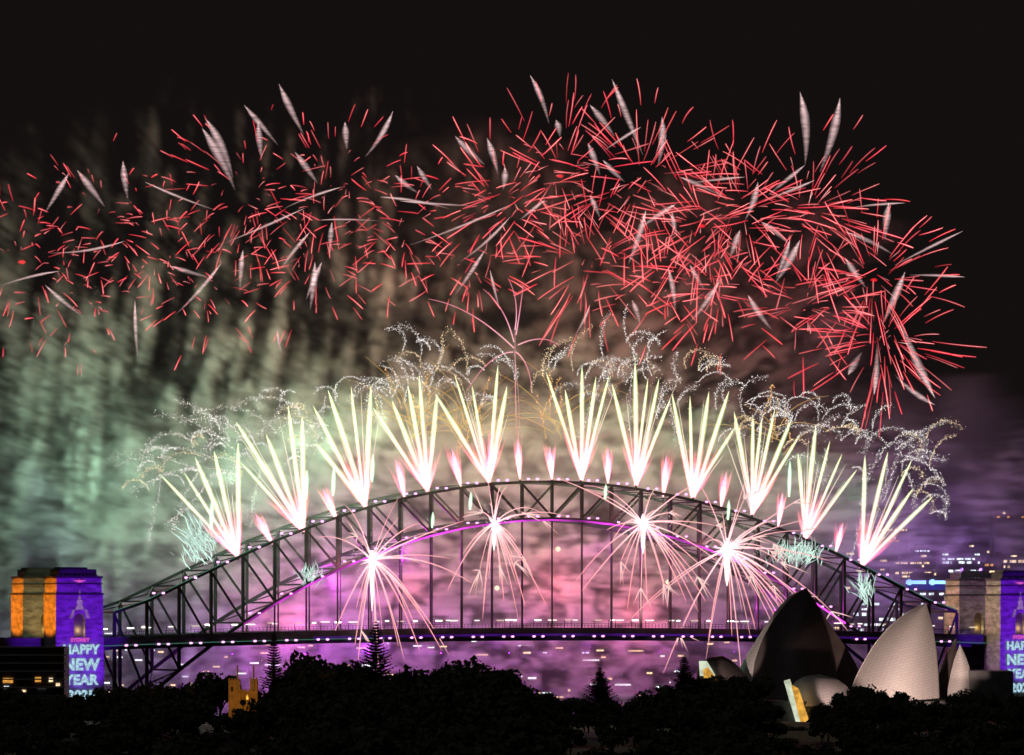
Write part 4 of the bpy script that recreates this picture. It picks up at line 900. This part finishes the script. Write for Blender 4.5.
# noise is sheared along the camera's line of sight so smoke columns stay distinct
_w = E(sx.outputs[0]) - E(sx.outputs[1]) * math.tan(PSI)
WV = G.nodes.new('ShaderNodeCombineXYZ'); L_(_w.o, WV.inputs[0]); L_(sx.outputs[1], WV.inputs[1]); L_(sx.outputs[2], WV.inputs[2])
def ss(e, a, b):
    q = G.nodes.new('ShaderNodeMapRange'); q.interpolation_type = 'SMOOTHSTEP'; L_(e.o, q.inputs[0]); q.inputs[1].default_value = min(a, b); q.inputs[2].default_value = max(a, b)
    q.inputs[3].default_value = 0 if a < b else 1; q.inputs[4].default_value = 1 if a < b else 0; return E(q.outputs[0])
def noi(scale, loc=(0, 0, 0), det=4, dist=0.0, rot=(0, 0, 0), rough=.55):
    mp = G.nodes.new('ShaderNodeVectorRotate'); mp.rotation_type = 'EULER_XYZ'; mp.inputs['Rotation'].default_value = rot; L_(WV.outputs[0], mp.inputs['Vector'])
    ml_ = G.nodes.new('ShaderNodeVectorMath'); ml_.operation = 'MULTIPLY_ADD'; L_(mp.outputs[0], ml_.inputs[0]); ml_.inputs[1].default_value = scale; ml_.inputs[2].default_value = loc
    q = G.nodes.new('ShaderNodeTexNoise'); q.inputs['Scale'].default_value = 1; q.inputs['Detail'].default_value = det; q.inputs['Distortion'].default_value = dist; q.inputs['Roughness'].default_value = rough
    L_(ml_.outputs[0], q.inputs['Vector']); return E(q.outputs[0])
u, v, z = E(sx.outputs[0]), E(sx.outputs[1]), E(sx.outputs[2])
VL = 1 / 400
big = noi((1 / 60, VL, 1 / 42), (3, 1, 7), 3, .4)
fine = noi((1 / 15, VL, 1 / 9), (1, 9, 2), 6, .8, rough=.62)
streak = noi((1 / 34, VL, 1 / 3.6), (5, 2, 1), 3, .6)
col_ = noi((1 / 7, VL, 1 / 60), (8, 3, 4), 3, .7, (0, math.radians(-9), 0))
puff = noi((1 / 6.5, VL, 1 / 4.2), (2, 5, 8), 5, 1.0, rough=.62)
edge = ss(v, V1, V1 - 25) * ss(u, U0, U0 + 50) * ss(u, U1, U1 - 60) * ss(z, Z1, Z1 - 50)
front = ss(v, V0, V0 + 25) * ss(u, -230, -130) * ss(u, 250, 160) * ss(z, 30, 70) * ss(z, 260, 150) * .085
vb = ss(v, 36, 58) + front * ss(v, 58, 36)
zz = z + (big - .5) * 190
uu = u + (big - .5) * 200
F1 = ss(fine, .42, .58); P1 = ss(puff, .42, .58); S1 = ss(streak, .41, .59); B1 = ss(big, .40, .60); C1 = ss(col_, .49, .56)
lump = ss(noi((1 / 9, VL, 1 / 7.5), (4, 4, 1), 5, 1.4, rough=.6), .45, .56)
arch = 136 - u * u * .00105
dz = z - arch
band = ss(dz, -12, 14) * ss(dz, 78, 20) * ss(u, -250, -190) * ss(u, 250, 190) * (.25 + F1 * .55 + P1 * .25) * .95
leftcol = ss(uu, -40, -140) * ss(zz, 262, 205) * C1 * (.22 + lump * (.35 + P1 * .9)) * 1.35
leftlow = .8 * ss(uu, -30, -150) * ss(zz, 215, 110) * (.35 + .65 * ss(zz, 60, 110)) * (.08 + lump * .35 + F1 * (.2 + P1 * .8)) * 1.0
hi = ss(uu, 60, -80) * ss(zz, 345, 290) * ss(col_, .55, .62) * P1 * .5
mid = ss(uu, -190, -90) * ss(uu, 230, 10) * ss(zz, 265, 120) * (.04 + F1 * (.25 + S1 * .8)) * .8
under = ss(zz, 165, 110) * ss(z, 38, 62) * ss(u, -275, -150) * ss(u, 235, 160) * (.20 + F1 * .55) * (.5 + .55 * S1) * ss(z, 44, 66).mx(ss(u, -210, -110)) * 1.0
low = ss(zz, 85, 30) * ss(u, -205, -100) * .34 * (.15 + F1)
rgt = 1.5 * ss(uu, 120, 230) * ss(zz, 190, 140) * ss(zz, 75, 125) * (.08 + B1 * (.25 + .75 * S1)) * .8
haze_r = ss(uu, 80, 220) * ss(zz, 240, 60) * .05
faint = ss(uu, -80, 60) * ss(zz, 400, 230) * ss(uu, 330, 150) * (.02 + .13 * F1)
dens = (band + leftcol + leftlow + hi + mid + under + low + rgt + haze_r + faint) * edge * vb * 0.009
L_(dens.o, vc.inputs['Density']); L_(vc.outputs[0], sm.inputs[0]); L_(sm.outputs[0], go.inputs[0])
mod = so.modifiers.new('smoke_density', 'NODES'); mod.node_group = G
